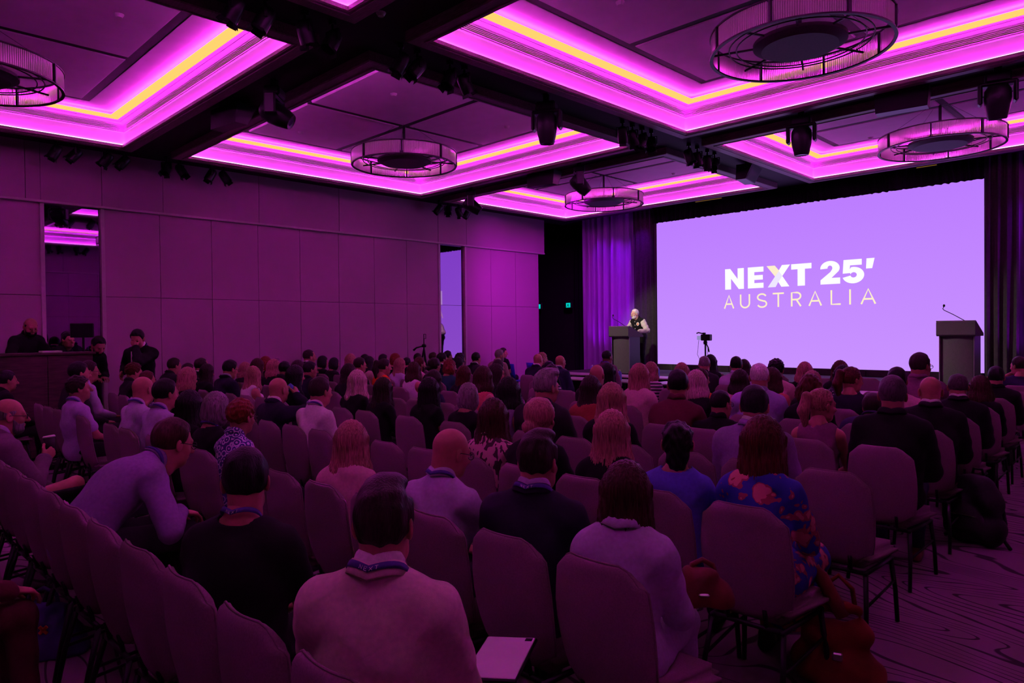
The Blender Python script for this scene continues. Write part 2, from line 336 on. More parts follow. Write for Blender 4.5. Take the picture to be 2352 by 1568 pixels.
for grp, pts, z in (('along the left wall near the camera', [(-12.75, y) for y in (2.78, 3.05, 3.50, 3.75, 4.42, 4.66, 5.18, 5.42)], ZB), ('high on the left wall near the stage', [(-12.75, y) for y in (10.45, 10.72, 11.05, 11.33)], ZB),
                    ('in the dark corner at the top left', [(-6.12, y) for y in (2.72, 3.0, 3.4, 3.7)], ZB), ('on the centre beam left of the big coffer', [(-6.12, y) for y in (4.52, 4.74, 5.2, 5.42)], ZB),
                    ('on the centre beam below the big coffer', [(-6.12, y) for y in (8.5, 8.75, 9.0, 9.25)], ZB), ('on the centre beam nearest the screen', [(-6.12, y) for y in (10.35, 10.62, 10.95, 11.2)], ZB), ('by the right wall seen in the mirror', [(.4, y) for y in (5.6, 5.9, 6.4, 6.7)], ZB)):
    for i, (x, y) in enumerate(pts): par_can(x, y, rnd.uniform(-.9, .9), rnd.choice((-.7, -.5, .35, .6)), f'{ords[i]} black spotlight {grp}', z, 'black spotlights '+grp)
def speaker_box(x, y, rz, label):
    t = thing('ceiling_speaker', label, 'speaker', (x, y, ZB), rz, 'black speakers under the beams')
    m = MB(); v = []
    for z, w, d0, d1 in ((0, .31, -.14, .16), (-.27, .29, -.16, .02)): v += [(-w, d0, z-.06), (w, d0, z-.06), (w, d1, z-.06), (-w, d1, z-.06)]
    m.add(v, [(3, 2, 1, 0), (4, 5, 6, 7), (0, 1, 5, 4), (1, 2, 6, 5), (2, 3, 7, 6), (3, 0, 4, 7)]); part('cabinet', m, PLAST, t)
    m = MB(); m.add([(-.28, .155, -.07), (.28, .155, -.07), (.265, .03, -.32), (-.265, .03, -.32)], [(0, 1, 2, 3)]); m.xf(Matrix.Translation((0, .004, 0))); part('grille', m, mat('speaker_mesh', (.02, .018, .02), .6, var=.5, vscale=200), t)
    m = MB()
    for sx in (-.2, .2): m.tube([(sx, 0, 0), (sx, 0, -.07)], .012, 6)
    part('mount', m, METAL, t)
speaker_box(-9.25, 4.07, .15, 'black wedge speaker under the beam, far left by the coffers'); speaker_box(-9.0, 9.97, .15, 'black wedge speaker on the beam between the two moving heads')
speaker_box(-6.1, 12.45, -1.4, 'black wedge speaker on the centre beam above the screen'); speaker_box(-2.8, 9.97, .15, 'black wedge speaker above the right chandelier')
def small_disc(x, y, z, label, nm='smoke_detector', m_=None):
    m = MB(); m.lathe([(0, -.035), (.03, -.035), (.045, -.012), (.05, 0), (0, 0)], 16, (x, y, z)); o = link(nm, m.mesh(nm, m_ or PAINT)); o['label'] = label; o['category'] = nm.replace('_', ' ')
for (x, y), lab in (((-10.87, 5.93), 'tiny ceiling detector on the panel left of the middle chandelier'), ((-8.24, 5.95), 'tiny ceiling detector above the middle chandelier'), ((-8.27, 8.25), 'tiny ceiling detector right of the middle chandelier'), ((-8.19, 2.39), 'tiny ceiling detector in the top left coffer'), ((-4.34, 6.01), 'tiny ceiling detector at the top edge left of the big chandelier'), ((-4.31, 13.5), 'tiny ceiling detector beside the chandelier over the screen'), ((-8.28, 13.37), 'tiny ceiling detector in the far left coffer')): small_disc(x, y, 5.10, lab)
small_disc(-5.66, 3.95, ZB, 'small round downlight in the black beam at the top', 'downlight', CHROME)

# ------------------------------------------------------------------ stage end
def pleats(x0, x1, y, z0, z1, seed, amp=.05, step=.11, ztop=None, scal=0.0, nz=10, taper=0.0):
    """hanging cloth with irregular vertical folds"""
    r = random.Random(seed); us = [x0]; 
    while us[-1] < x1: us.append(us[-1]+step*r.uniform(.06, .11))
    us[-1] = x1; ph = [r.uniform(0, 6.28) for _ in range(4)]; v = []; n = len(us)
    for k in range(nz+1):
        t = k/nz
        for i, x in enumerate(us):
            a = amp*(.62+.38*math.sin(x*4.7+ph[0]))
            d = a*math.sin(2*math.pi*(x+.02*math.sin(3*t+ph[1]+x*5))/step+1.5*math.sin(x*2.3+ph[2]))+.3*a*math.sin(2*math.pi*x/step*2.3+ph[3]+t)
            zz = z0+(z1-z0)*t
            if k == 0 and scal: zz += scal*math.sin(2*math.pi*x/.17+2.5*math.sin(x*5.3))*(.4+.6*math.sin(x*3.1)**2)+.4*scal*math.sin(x*71)
            v.append((x, y+d*(1-.4*t), zz))
    m = MB(); m.add(v, [(k*n+i, k*n+i+1, (k+1)*n+i+1, (k+1)*n+i) for k in range(nz) for i in range(n-1)]); return m
SATIN = mat('grey_satin', (.24, .20, .30), .5, var=.06, vscale=6, stretch=(6, 1, .3), sheen=.2)
BLKDR = mat('black_drape', (.050, .046, .044), .9, var=.15, vscale=20, spec=.1)
def drape(name, mb, m, label, cat='curtain'):
    me = mb.mesh(name, m, True); o = link(name, me); o['label'] = label; o['category'] = cat
drape('stage_curtain', pleats(-12.45, -10.62, 15.36, .02, 4.95, 3, .12, .24), SATIN, 'silvery curtain lit violet behind the speaker, left of the screen')
drape('black_drape', pleats(-10.66, -9.96, 15.24, .70, 4.95, 5, .05, .15), BLKDR, 'dark grey drape between the violet curtain and the screen')
drape('black_drape', pleats(-2.93, -2.40, 15.20, .70, 4.95, 8, .05, .15), BLKDR, 'dark grey drape along the right edge of the screen')
drape('stage_curtain', pleats(-2.46, .80, 15.36, .02, 4.95, 11, .12, .24), SATIN, 'silvery curtain lit violet at the right edge of the picture')
drape('black_drape', pleats(-13.9, -11.9, 16.75, .02, 5.1, 15, .05, .2), VELVET, 'black drape in the recess beyond the left wall, under the exit sign')
drape('valance', pleats(-10.0, -2.9, 15.10, 4.375, 4.95, 21, .03, .14, scal=.006), VELVET, 'black valance with a wavy hem along the top of the screen', 'valance')
# screen
scr = thing('led_screen', 'large violet stage screen reading NEXT 25 AUSTRALIA', 'screen', (0, 15.2, 0))
def screen_mat():
    m = D.materials.new('screen_picture'); m.use_nodes = True; nt = m.node_tree; nt.nodes.clear(); N = nt.nodes.new; L = nt.links.new
    tc = N('ShaderNodeTexCoord'); sp = N('ShaderNodeSeparateXYZ'); mr = N('ShaderNodeMapRange'); mr.inputs[1].default_value = .84; mr.inputs[2].default_value = 4.38
    cr = N('ShaderNodeValToRGB'); cr.color_ramp.elements[0].color = (.585, .290, 1, 1); cr.color_ramp.elements[1].color = (.505, .205, 1, 1); e = N('ShaderNodeEmission'); e.inputs[1].default_value = SCREEN_GAIN; o = N('ShaderNodeOutputMaterial')
    L(tc.outputs['Object'], sp.inputs[0]); L(sp.outputs['Z'], mr.inputs[0]); L(mr.outputs[0], cr.inputs[0]); L(cr.outputs[0], e.inputs[0]); L(e.outputs[0], o.inputs[0]); return m
m = MB(); m.box((-9.92, 0, .84), (-2.925, .05, 4.42)); part('display', m, screen_mat(), scr)
m = MB(); m.box((-9.95, .01, .80), (-9.92, .10, 4.44)); m.box((-2.925, .01, .80), (-2.90, .10, 4.44)); m.box((-9.95, .05, .80), (-2.90, .12, 4.44)); part('cabinet', m, PLAST, scr)
LW = emat('letter_white', (1, 1, 1), 1.0); LC = emat('letter_cream', (1.0, .87, .60), 1.0); LAV = emat('letter_lavender', (.86, .80, 1.0), 1.0); LY_ = emat('letter_yellow', (1.0, .86, .62), 1.0)
B0, CH = 2.620, .478
def letter(polys, x0, w, m_, z=0.0, y=-.004):
    mb = MB()
    for P in polys: n = len(P); mb.add([(x0+w*a, y, B0+CH*b) for a, b in P], [tuple(range(n))])
    me = mb.mesh('letter', m_); bm = bmesh.new(); bm.from_mesh(me); bmesh.ops.triangulate(bm, faces=bm.faces); bm.to_mesh(me); bm.free(); link('letter', me, scr)
def px2x(p):   # measured letter edges along the wordmark
    a = [(153, -8.052), (405, -7.585), (455, -7.49), (670, -7.117), (722, -7.02), (1020, -6.527), (1045, -6.487), (1315, -6.047), (1428, -5.872), (1705, -5.457), (1732, -5.415), (2035, -4.985), (2170, -4.788)]
    for (p0, x0), (p1, x1) in zip(a[:-1], a[1:]):
        if p <= p1: return x0+(x1-x0)*(p-p0)/(p1-p0)
    return a[-1][1]
def span(p0, p1): return px2x(p0), px2x(p1)-px2x(p0)
letter([[(0, 0), (.32, 0), (.32, .52), (.73, 0), (1, 0), (1, 1), (.67, 1), (.67, .49), (.28, 1), (0, 1)]], *span(153, 405), LW)
letter([[(0, 0), (1, 0), (1, .24), (.42, .24), (.42, .39), (.96, .39), (.96, .61), (.42, .61), (.42, .76), (1, .76), (1, 1), (0, 1)]], *span(455, 670), LW)
xs_ = px2x(708), px2x(1030)-px2x(708)
letter([[(.0, 1), (.355, 1), (.545, .745), (.365, .49)]], *xs_, LY_); letter([[(.66, 1), (1, 1), (.675, .495), (.50, .72)]], *xs_, LW)
letter([[(.365, .49), (.53, .73), (.675, .495), (.505, .235), (.39, .0), (.05, 0)]], *xs_, LAV, y=-.005); letter([[(.505, .23), (.675, .495), (.97, 0), (.63, 0)]], *xs_, LW, y=-.006)
letter([[(.315, 0), (.68, 0), (.68, .755), (1, .755), (1, 1), (0, 1), (0, .755), (.315, .755)]], *span(1045, 1315), LW)
def arc(cx, cy, rx, ry, a0, a1, n=14): return [(cx+rx*math.cos(math.radians(a0+(a1-a0)*i/n)), cy+ry*math.sin(math.radians(a0+(a1-a0)*i/n))) for i in range(n+1)]
letter([arc(.50, .70, .48, .32, 185, -28)+[(.58, .27), (1, .27), (1, 0), (.03, 0), (.03, .19)]+[(.52, .53)]+arc(.50, .70, .12, .115, -35, 185)], *span(1428, 1705), LW)
letter([[(.06, 1.01), (.89, 1.01), (.89, .76), (.36, .76), (.345, .60)]+arc(.50, .335, .50, .355, 100, -165, 20)+[(.345, .315)]+arc(.52, .345, .145, .115, -170, 165, 12)+[(.36, .43), (.02, .42)]], *span(1732, 2035), LW)
letter([[(.06, 1.01), (1, 1.01), (.72, .58), (0, .58)]], px2x(2058), px2x(2170)-px2x(2058), LW)
def strokes(segs, x0, w, z0, h, m_, t=.036):
    mb = MB()
    for pl in segs:
        pts = [(x0+w*a, z0+h*b) for a, b in pl]; n = len(pts); v = []
        for i, (x, z) in enumerate(pts):
            dx = pts[min(i+1, n-1)][0]-pts[max(i-1, 0)][0]; dz = pts[min(i+1, n-1)][1]-pts[max(i-1, 0)][1]; l = math.hypot(dx, dz); nx, nz = -dz/l*t/2, dx/l*t/2
            v += [(x+nx, -.004, z+nz), (x-nx, -.004, z-nz)]
        mb.add(v, [(2*i, 2*i+1, 2*i+3, 2*i+2) for i in range(n-1)])
    link('letter', mb.mesh('letter', m_), scr)
AZ, AH = 2.177, .314
def ax_(p): return -8.087+(p-137)/(2197-137)*3.329 + .055*math.sin(math.pi*(p-137)/2060)*1.0
A_ = [[(.06, 0), (.5, .97), (.94, 0)], [(.22, .33), (.78, .33)]]
U_ = [[(.08, 1), (.08, .36)]+arc(.5, .36, .42, .33, 180, 360, 12)+[(.92, 1)]]
S_ = [arc(.5, .74, .40, .225, 20, 235, 12)+[(.66, .46)]+arc(.52, .26, .42, .235, 55, -160, 12)]
T_ = [[(0, .955), (1, .955)], [(.5, .955), (.5, 0)]]
R_ = [[(.09, 0), (.09, .955), (.55, .955)]+arc(.55, .715, .36, .24, 90, -90, 10)+[(.09, .475)], [(.52, .475), (.93, 0)]]
L_ = [[(.11, 1), (.11, .055), (1, .055)]]; I_ = [[(.5, 0), (.5, 1)]]
for sg, p0, p1 in ((A_, 137, 290), (U_, 372, 522), (S_, 612, 760), (T_, 838, 992), (R_, 1085, 1232), (A_, 1322, 1505), (L_, 1612, 1748), (I_, 1852, 1885), (A_, 1998, 2197)): strokes(sg, ax_(p0), ax_(p1)-ax_(p0), AZ, AH, LC)
m = MB()
for k in range(14): m.bbox((-9.95+.5*k, 15.16, .70), (-9.95+.5*k+.49, 15.24, .835), .004)
struct('trim_1', m, BLKDR)
# platform
stage = struct('stage', MB().box((-11.4, 12.9, 0), (-1.2, 15.2, .66)), BLACK); stage['label'] = 'low black stage platform below the screen'; stage['category'] = 'stage'
stage['kind'] = ''; del stage['kind']
dk = mat('stage_deck', (.05, .046, .05), .8, var=.25, vscale=9, bump=.1, bscale=200)
for i in range(10):
    for j in range(2):
        p = MB(); p.bbox((-11.4+1.02*i+.004, 12.9+1.1*j+.004, .66), (-11.4+1.02*(i+1)-.004, 12.9+1.1*(j+1)-.004, .70), .004); part('deck_panel', p, dk, stage)
o = part('skirt', pleats(-11.4, -1.2, 12.87, .01, .67, 31, .012, .09, nz=2), VELVET, stage, True)
for i, (x, w_, lab) in enumerate(((-8.35, .70, 'amber strip imitating a cove reflection on the black bulkhead above the screen, left one'), (-3.80, .36, 'amber strip imitating a cove reflection on the black bulkhead above the screen, right one'))):  # glowing strips added to imitate amber cove reflections on the bulkhead, not lamps
    m = MB(); m.bbox((x-w_/2, 14.98, 4.72), (x+w_/2, 15.03, 4.742), .005); o = link('bulkhead_reflection', m.mesh('bulkhead_reflection', METAL)); o['label'] = lab; o['category'] = 'reflection'
    m = MB(); m.box((x-w_/2+.01, 14.975, 4.723), (x+w_/2-.01, 14.9795, 4.739)); part('reflection_glow', m, emat('amber_reflection', (1, .5, .08), .14), o)
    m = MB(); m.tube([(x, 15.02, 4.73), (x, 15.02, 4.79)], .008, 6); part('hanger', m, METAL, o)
# exit signs
def exit_sign(x, lab):
    t = thing('exit_sign', lab, 'sign', (x, 16.60, 2.40)); m = MB(); m.bbox((-.15, 0, 0), (.15, .05, .20), .008); part('housing', m, PLAST, t)
    m = MB(); m.box((-.085, -.003, .02), (.085, 0, .16)); part('panel', m, emat('exit_teal', (0.0, .55, .50), 1.1), t)
    m = MB(); z = -.006
    def bar(a, b, r): m.tube([(a[0], z, a[1]), (b[0], z, b[1])], r, 5)
    m.lathe([(0, .0), (.012, .0)], 10, (.005, z, .138)); bar((.0, .12), (-.01, .08), .011); bar((-.01, .08), (.03, .06), .008); bar((.03, .06), (.035, .03), .007); bar((-.01, .08), (-.04, .055), .008); bar((-.04, .055), (-.065, .055), .007); bar((.0, .115), (.04, .10), .006); bar((0, .115), (-.04, .105), .006)
    part('pictogram', m, mat('sign_ink', (.005, .02, .02), .6, var=0), t)
    m = MB(); m.tube([(-.08, .03, .20), (-.08, .03, .26)], .006, 6); m.tube([(.08, .03, .20), (.08, .03, .26)], .006, 6); m.bbox((-.1, .02, .25), (.1, .17, .27), .003); part('bracket', m, METAL, t)
exit_sign(-14.05, 'glowing teal exit sign on the black drape left of the curtain'); exit_sign(-15.30, 'second teal exit sign half hidden behind the end of the left wall')

# ------------------------------------------------------------------ lecterns, tables, tripods
def lectern(x, y, label, w=.54):
    t = thing('lectern', label, 'lectern', (x, y, .70)); t.scale = (1, 1, .965); FB = mat('lectern_fabric', (.085, .082, .08), .75, var=.2, vscale=120, bump=.2, bscale=500)
    m = MB(); n = 9; v = []
    for z in (.04, .90):
        for k in range(n): a = -1+2*k/(n-1); v.append((a*(w/2-.04), -.02-.035*(1-a*a), z))
    m.add(v, [(k, k+1, n+k+1, n+k) for k in range(n-1)]); part('front_panel', m, FB, t, True)
    for sx in (-1, 1):
        m = MB(); m.bbox((sx*(w/2-.035)-.014, -.045, .03), (sx*(w/2-.035)+.014, .36, .90), .006); part('side_panel', m, PLAST, t)
        m = MB(); m.bbox((sx*(w/2-.03)-.008, -.055, .03), (sx*(w/2-.03)+.008, -.045, .87), .003); part('edge_strip', m, CHROME, t)
    m = MB(); m.bbox((-w/2-.02, -.09, 0), (w/2+.02, .40, .035), .01); part('base', m, PLAST, t)
    m = MB(); v = []
    prof = [(-.10, 1.13), (-.125, 1.10), (-.125, .90), (-.10, .875), (.46, .875), (.46, .92), (-.06, 1.13)]
    for xx in (-w/2, w/2): v += [(xx, a, b) for a, b in prof]
    k = len(prof); m.add(v, [tuple(range(k)), tuple(range(2*k-1, k-1, -1))]+[(i, (i+1) % k, k+(i+1) % k, k+i) for i in range(k)]); part('top_box', m, FB, t)
    m = MB(); m.bbox((-w/2, -.128, 1.105), (w/2, -.06, 1.135), .004); part('top_edge', m, CHROME, t)
    m = MB(); m.tube([(.12, 0, 1.12), (-.05, -.05, 1.24), (-.16, -.10, 1.31), (-.18, -.10, 1.335), (-.165, -.10, 1.37)], .006, 7); o = part('microphone', m, METAL, t, True)
    m = MB(); m.lathe([(0, 0), (.014, .004), (.018, .02), (.014, .04), (0, .045)], 10, (-.163, -.10, 1.365)); part('mic_head', m, PLAST, o, True)
lectern(-9.475, 13.06, 'left lectern with the speaker standing behind it'); lectern(-2.88, 13.06, 'right lectern in front of the screen, nobody at it')
def tripod_camera(x, y):
    t = thing('camera_tripod', 'small video camera on a black tripod in front of the screen', 'camera', (x, y, 0))
    for k in range(3):
        a = k*2.094+.4; m = MB(); m.tube([(.03*math.cos(a), .03*math.sin(a), 1.0), (.42*math.cos(a), .42*math.sin(a), .01)], [.016, .011], 8); part('leg', m, METAL, t)
    m = MB(); m.tube([(0, 0, .8), (0, 0, 1.45)], .016, 10); m.lathe([(0, 1.40), (.035, 1.40), (.04, 1.44), (.03, 1.475), (0, 1.475)], 14); part('centre_column', m, METAL, t)
    m = MB(); m.tube([(.02, -.02, 1.44), (.12, -.10, 1.34), (.15, -.13, 1.26)], [.009, .011, .017], 8); part('pan_handle', m, PLAST, t)
    m = MB(); m.bbox((-.08, -.05, 1.475), (.12, .06, 1.60), .012); m.bbox((-.06, -.02, 1.60), (.0, .03, 1.635), .008); m.tube([(-.06, 0, 1.615), (-.14, -.02, 1.635), (-.18, -.02, 1.62)], .012, 8); o = part('camera_body', m, PLAST, t)
    m = MB(); m.bbox((-.155, -.055, 1.49), (-.075, -.045, 1.57), .004); part('flip_screen', m, emat('viewfinder', (.55, .5, 1), .5), o)
    m = MB(); m.tube([(-.12, -.04, 1.49), (-.15, -.05, 1.2), (-.03, -.03, .95), (.06, -.03, 1.05), (.07, -.03, 1.3), (.02, -.02, 1.42)], .004, 5); part('cable', m, PLAST, t, True)
tripod_camera(-7.10, 12.58)
t = thing('phone_tripod', 'black empty phone tripod standing by the left wall', 'tripod', (-12.45, 9.72, 0))
for k in range(3):
    a = k*2.094; m = MB(); m.tube([(0, 0, 1.32), (.30*math.cos(a), .30*math.sin(a), .01)], [.022, .014], 8); part('leg', m, METAL, t)
m = MB(); m.tube([(0, 0, 1.25), (0, 0, 1.40)], .018, 8); m.lathe([(0, 1.36), (.05, 1.37), (.055, 1.41), (.03, 1.44), (0, 1.44)], 12); part('head', m, METAL, t)
m = MB(); m.tube([(0, 0, 1.40), (-.14, -.10, 1.36), (-.20, -.14, 1.30)], [.014, .018, .026], 8); part('pan_handle', m, PLAST, t)
m = MB(); m.tube([(0, 0, 1.42), (0, 0, 1.56)], .012, 8); m.tube([(0, 0, 1.66), (.07, 0, 1.66), (.07, 0, 1.56), (0, 0, 1.56)], .008, 6); m.tube([(0, 0, 1.56), (0, 0, 1.66)], .01, 6); part('phone_clamp', m, METAL, t)
WOODT = mat('pale_laminate', (.55, .50, .52), .35, var=.05, vscale=10); CLOTHB = mat('table_skirt', (.012, .010, .014), .9, var=.2, vscale=12)
def conf_table(x, y, label):
    t = thing('conference_table', label, 'table', (x, y, 0)); m = MB(); m.bbox((-.9, -.3, .715), (.9, .3, .74), .006); part('tabletop', m, WOODT, t)
    for sx in (-.8, .8):
        for sy in (-.24, .24): m = MB(); m.tube([(sx, sy, .715), (sx, sy, .0)], .016, 8); part('leg', m, METAL, t)
    m = MB(); m.bbox((-.86, .20, .30), (.86, .215, .70), .003); part('modesty_panel', m, CLOTHB, t)
for x, y, lab in ((-8.55, 11.0, 'narrow table in front of the left lectern, row nearer the audience'), (-6.3, 11.0, 'narrow table facing the screen, row nearer the audience, middle'), (-3.95, 11.0, 'narrow table by the right lectern, row nearer the audience'), (-9.75, 12.2, 'narrow table close to the stage, left'), (-7.9, 12.2, 'narrow table close to the stage, middle'), (-3.95, 12.3, 'narrow table close to the stage, right')): conf_table(x, y, lab)
def bottle(x, y, label, k=1.0):
    t = thing('water_carton', label, 'bottle', (x, y, .74), rnd.uniform(0, 1.5)); m = MB(); m.bbox((-.034, -.034, 0), (.034, .034, .15), .008); m.add([(-.03, -.03, .15), (.03, -.03, .15), (.03, .03, .15), (-.03, .03, .15), (-.016, -.016, .18), (.016, -.016, .18), (.016, .016, .18), (-.016, .016, .18)], [(0, 1, 5, 4), (1, 2, 6, 5), (2, 3, 7, 6), (3, 0, 4, 7), (4, 5, 6, 7)]); part('body', m, mat('blue_carton', (.16, .28, .68), .4, var=.3, vscale=20), t)
    m = MB(); m.lathe([(0, .178), (.018, .178), (.018, .205), (0, .205)], 14); part('cap', m, mat('white_cap', (.75, .72, .75), .4, var=0), t)
for x, y, lab in ((-9.65, 12.2, 'blue and white water carton left of the left lectern'), (-8.0, 10.95, 'blue and white water carton below the left lectern, by the purple jacket'), (-8.0, 12.25, 'blue and white water carton left of the camera tripod'), (-3.72, 11.0, 'blue and white water carton by the grey haired man on the right')): bottle(x, y, lab)
def tumbler(x, y, label):
    m = MB(); m.lathe([(0, 0), (.030, 0), (.036, .10), (.033, .10), (.028, .006), (0, .006)], 16); o = link('drinking_glass', m.mesh('drinking_glass', GLASSM, True), loc=(x, y, .74)); o['label'] = label; o['category'] = 'glass'
tumbler(-3.95, 10.9, 'drinking glass beside the right hand water carton'); tumbler(-8.2, 12.25, 'drinking glass on the table left of the tripod'); tumbler(-5.9, 10.98, 'drinking glass on the middle table')
# control desk on the left
desk = thing('control_desk', 'tall dark wooden control desk by the left wall', 'desk', (-11.4, 1.5, 0)); DW = mat('dark_veneer', (.075, .040, .040), .5, var=.35, vscale=5, stretch=(1, 1, 7), bump=.05, bscale=50)
for i in range(5): m = MB(); y0 = -1.40+.56*i; m.bbox((-.03, y0+.003, .04), (0, y0+.557, 1.44), .004); part('front_board', m, DW, desk)
m = MB(); m.bbox((-.75, 1.375, .04), (-.03, 1.40, 1.44), .004); part('end_board', m, DW, desk)
m = MB(); m.bbox((-.42, -1.42, 1.44), (.03, 1.43, 1.475), .006); part('top', m, DW, desk); m = MB(); m.bbox((-.80, -1.40, 1.05), (-.40, 1.38, 1.08), .004); part('worktop', m, DW, desk); m = MB(); m.box((-.02, -1.40, 0), (-.06, 1.40, .04)); part('plinth', m, BLACK, desk)
m = MB(); m.box((-13.1, -.6, 0), (-12.22, 2.98, .22)); o = link('platform', m.mesh('platform', BLACK)); o['label'] = 'black riser behind the control desk'; o['category'] = 'platform'
mon = thing('monitor', 'black flat monitor seen from behind on the control desk', 'monitor', (-11.66, 2.83, 1.08), .80)
m = MB(); m.bbox((-.17, -.015, .60), (.17, .015, .81), .008); m.bbox((-.07, .015, .64), (.07, .04, .75), .01); part('back_shell', m, PLAST, mon); m = MB(); m.box((-.16, -.017, .61), (.16, -.0155, .80)); part('screen', m, mat('dark_glass', (.01, .01, .012), .1, var=0), mon)
m = MB(); m.tube([(0, .03, .03), (0, .03, .68)], .016, 8); m.bbox((-.12, -.06, 0), (.12, .12, .02), .006); part('stand', m, METAL, mon)
m = MB(); x = -.105
for sg, w_ in ((S_, .022), (A_, .024), ([[(.05, 0), (.05, 1), (.5, .3), (.95, 1), (.95, 0)]], .026), (S_, .022), (U_, .022), ([[(.08, 0), (.08, 1), (.92, 0), (.92, 1)]], .022), ([arc(.5, .5, .42, .45, 40, 320, 12)+[(.9, .45), (.55, .45)]], .022)):
    for pl in sg:
        pts = [(-(x+w_*a), .019, 0.773+.020*b) for a, b in pl]; m.tube(pts, .0022, 4)
    x += .030
part('brand_lettering', m, mat('white_print', (.6, .6, .62), .5, var=0), mon)
m = MB(); m.bbox((-11.62, 2.28, 1.475), (-11.40, 2.52, 1.50), .004); o = link('paper_stack', m.mesh('paper_stack', mat('paper', (.72, .68, .70), .8, var=.04))); o['label'] = 'small white stack of paper on the control desk'; o['category'] = 'paper'
def blue_chair(x, y, rz, label):
    t = thing('plastic_chair', label, 'chair', (x, y, 0), rz, 'blue plastic chairs by the left wall'); BP = mat('blue_plastic', (.02, .05, .42), .45, var=.06); m = MB(); v = []
    for k in range(5):
        a = k/4; zz = .52+.36*a; yy = -.20-.06*a
        for q in (-1, -.5, 0, .5, 1): v.append((q*(.20+.012*a), yy+.04*q*q, zz))
    m.add(v, [(5*k+i, 5*k+i+1, 5*k+i+6, 5*k+i+5) for k in range(4) for i in range(4)]); o = part('backrest', m, BP, t, True); md = o.modifiers.new('s', 'SOLIDIFY'); md.thickness = .014
    m = MB(); m.bbox((-.21, -.20, .43), (.21, .22, .46), .012); part('seat', m, BP, t)
    for sx in (-1, 1):
        for sy in (-1, 1): m = MB(); m.tube([(sx*.18, sy*.16, .43), (sx*.21, sy*.22, 0)], .012, 8); part('leg', m, METAL, t)
        m = MB(); m.tube([(sx*.15, -.18, .44), (sx*.15, -.21, .60)], .010, 6); part('back_post', m, METAL, t)
blue_chair(-12.55, 12.75, -.2, 'blue plastic chair by the left wall, left of its pair'); blue_chair(-12.45, 13.45, -.2, 'blue plastic chair by the left wall, right of its pair')
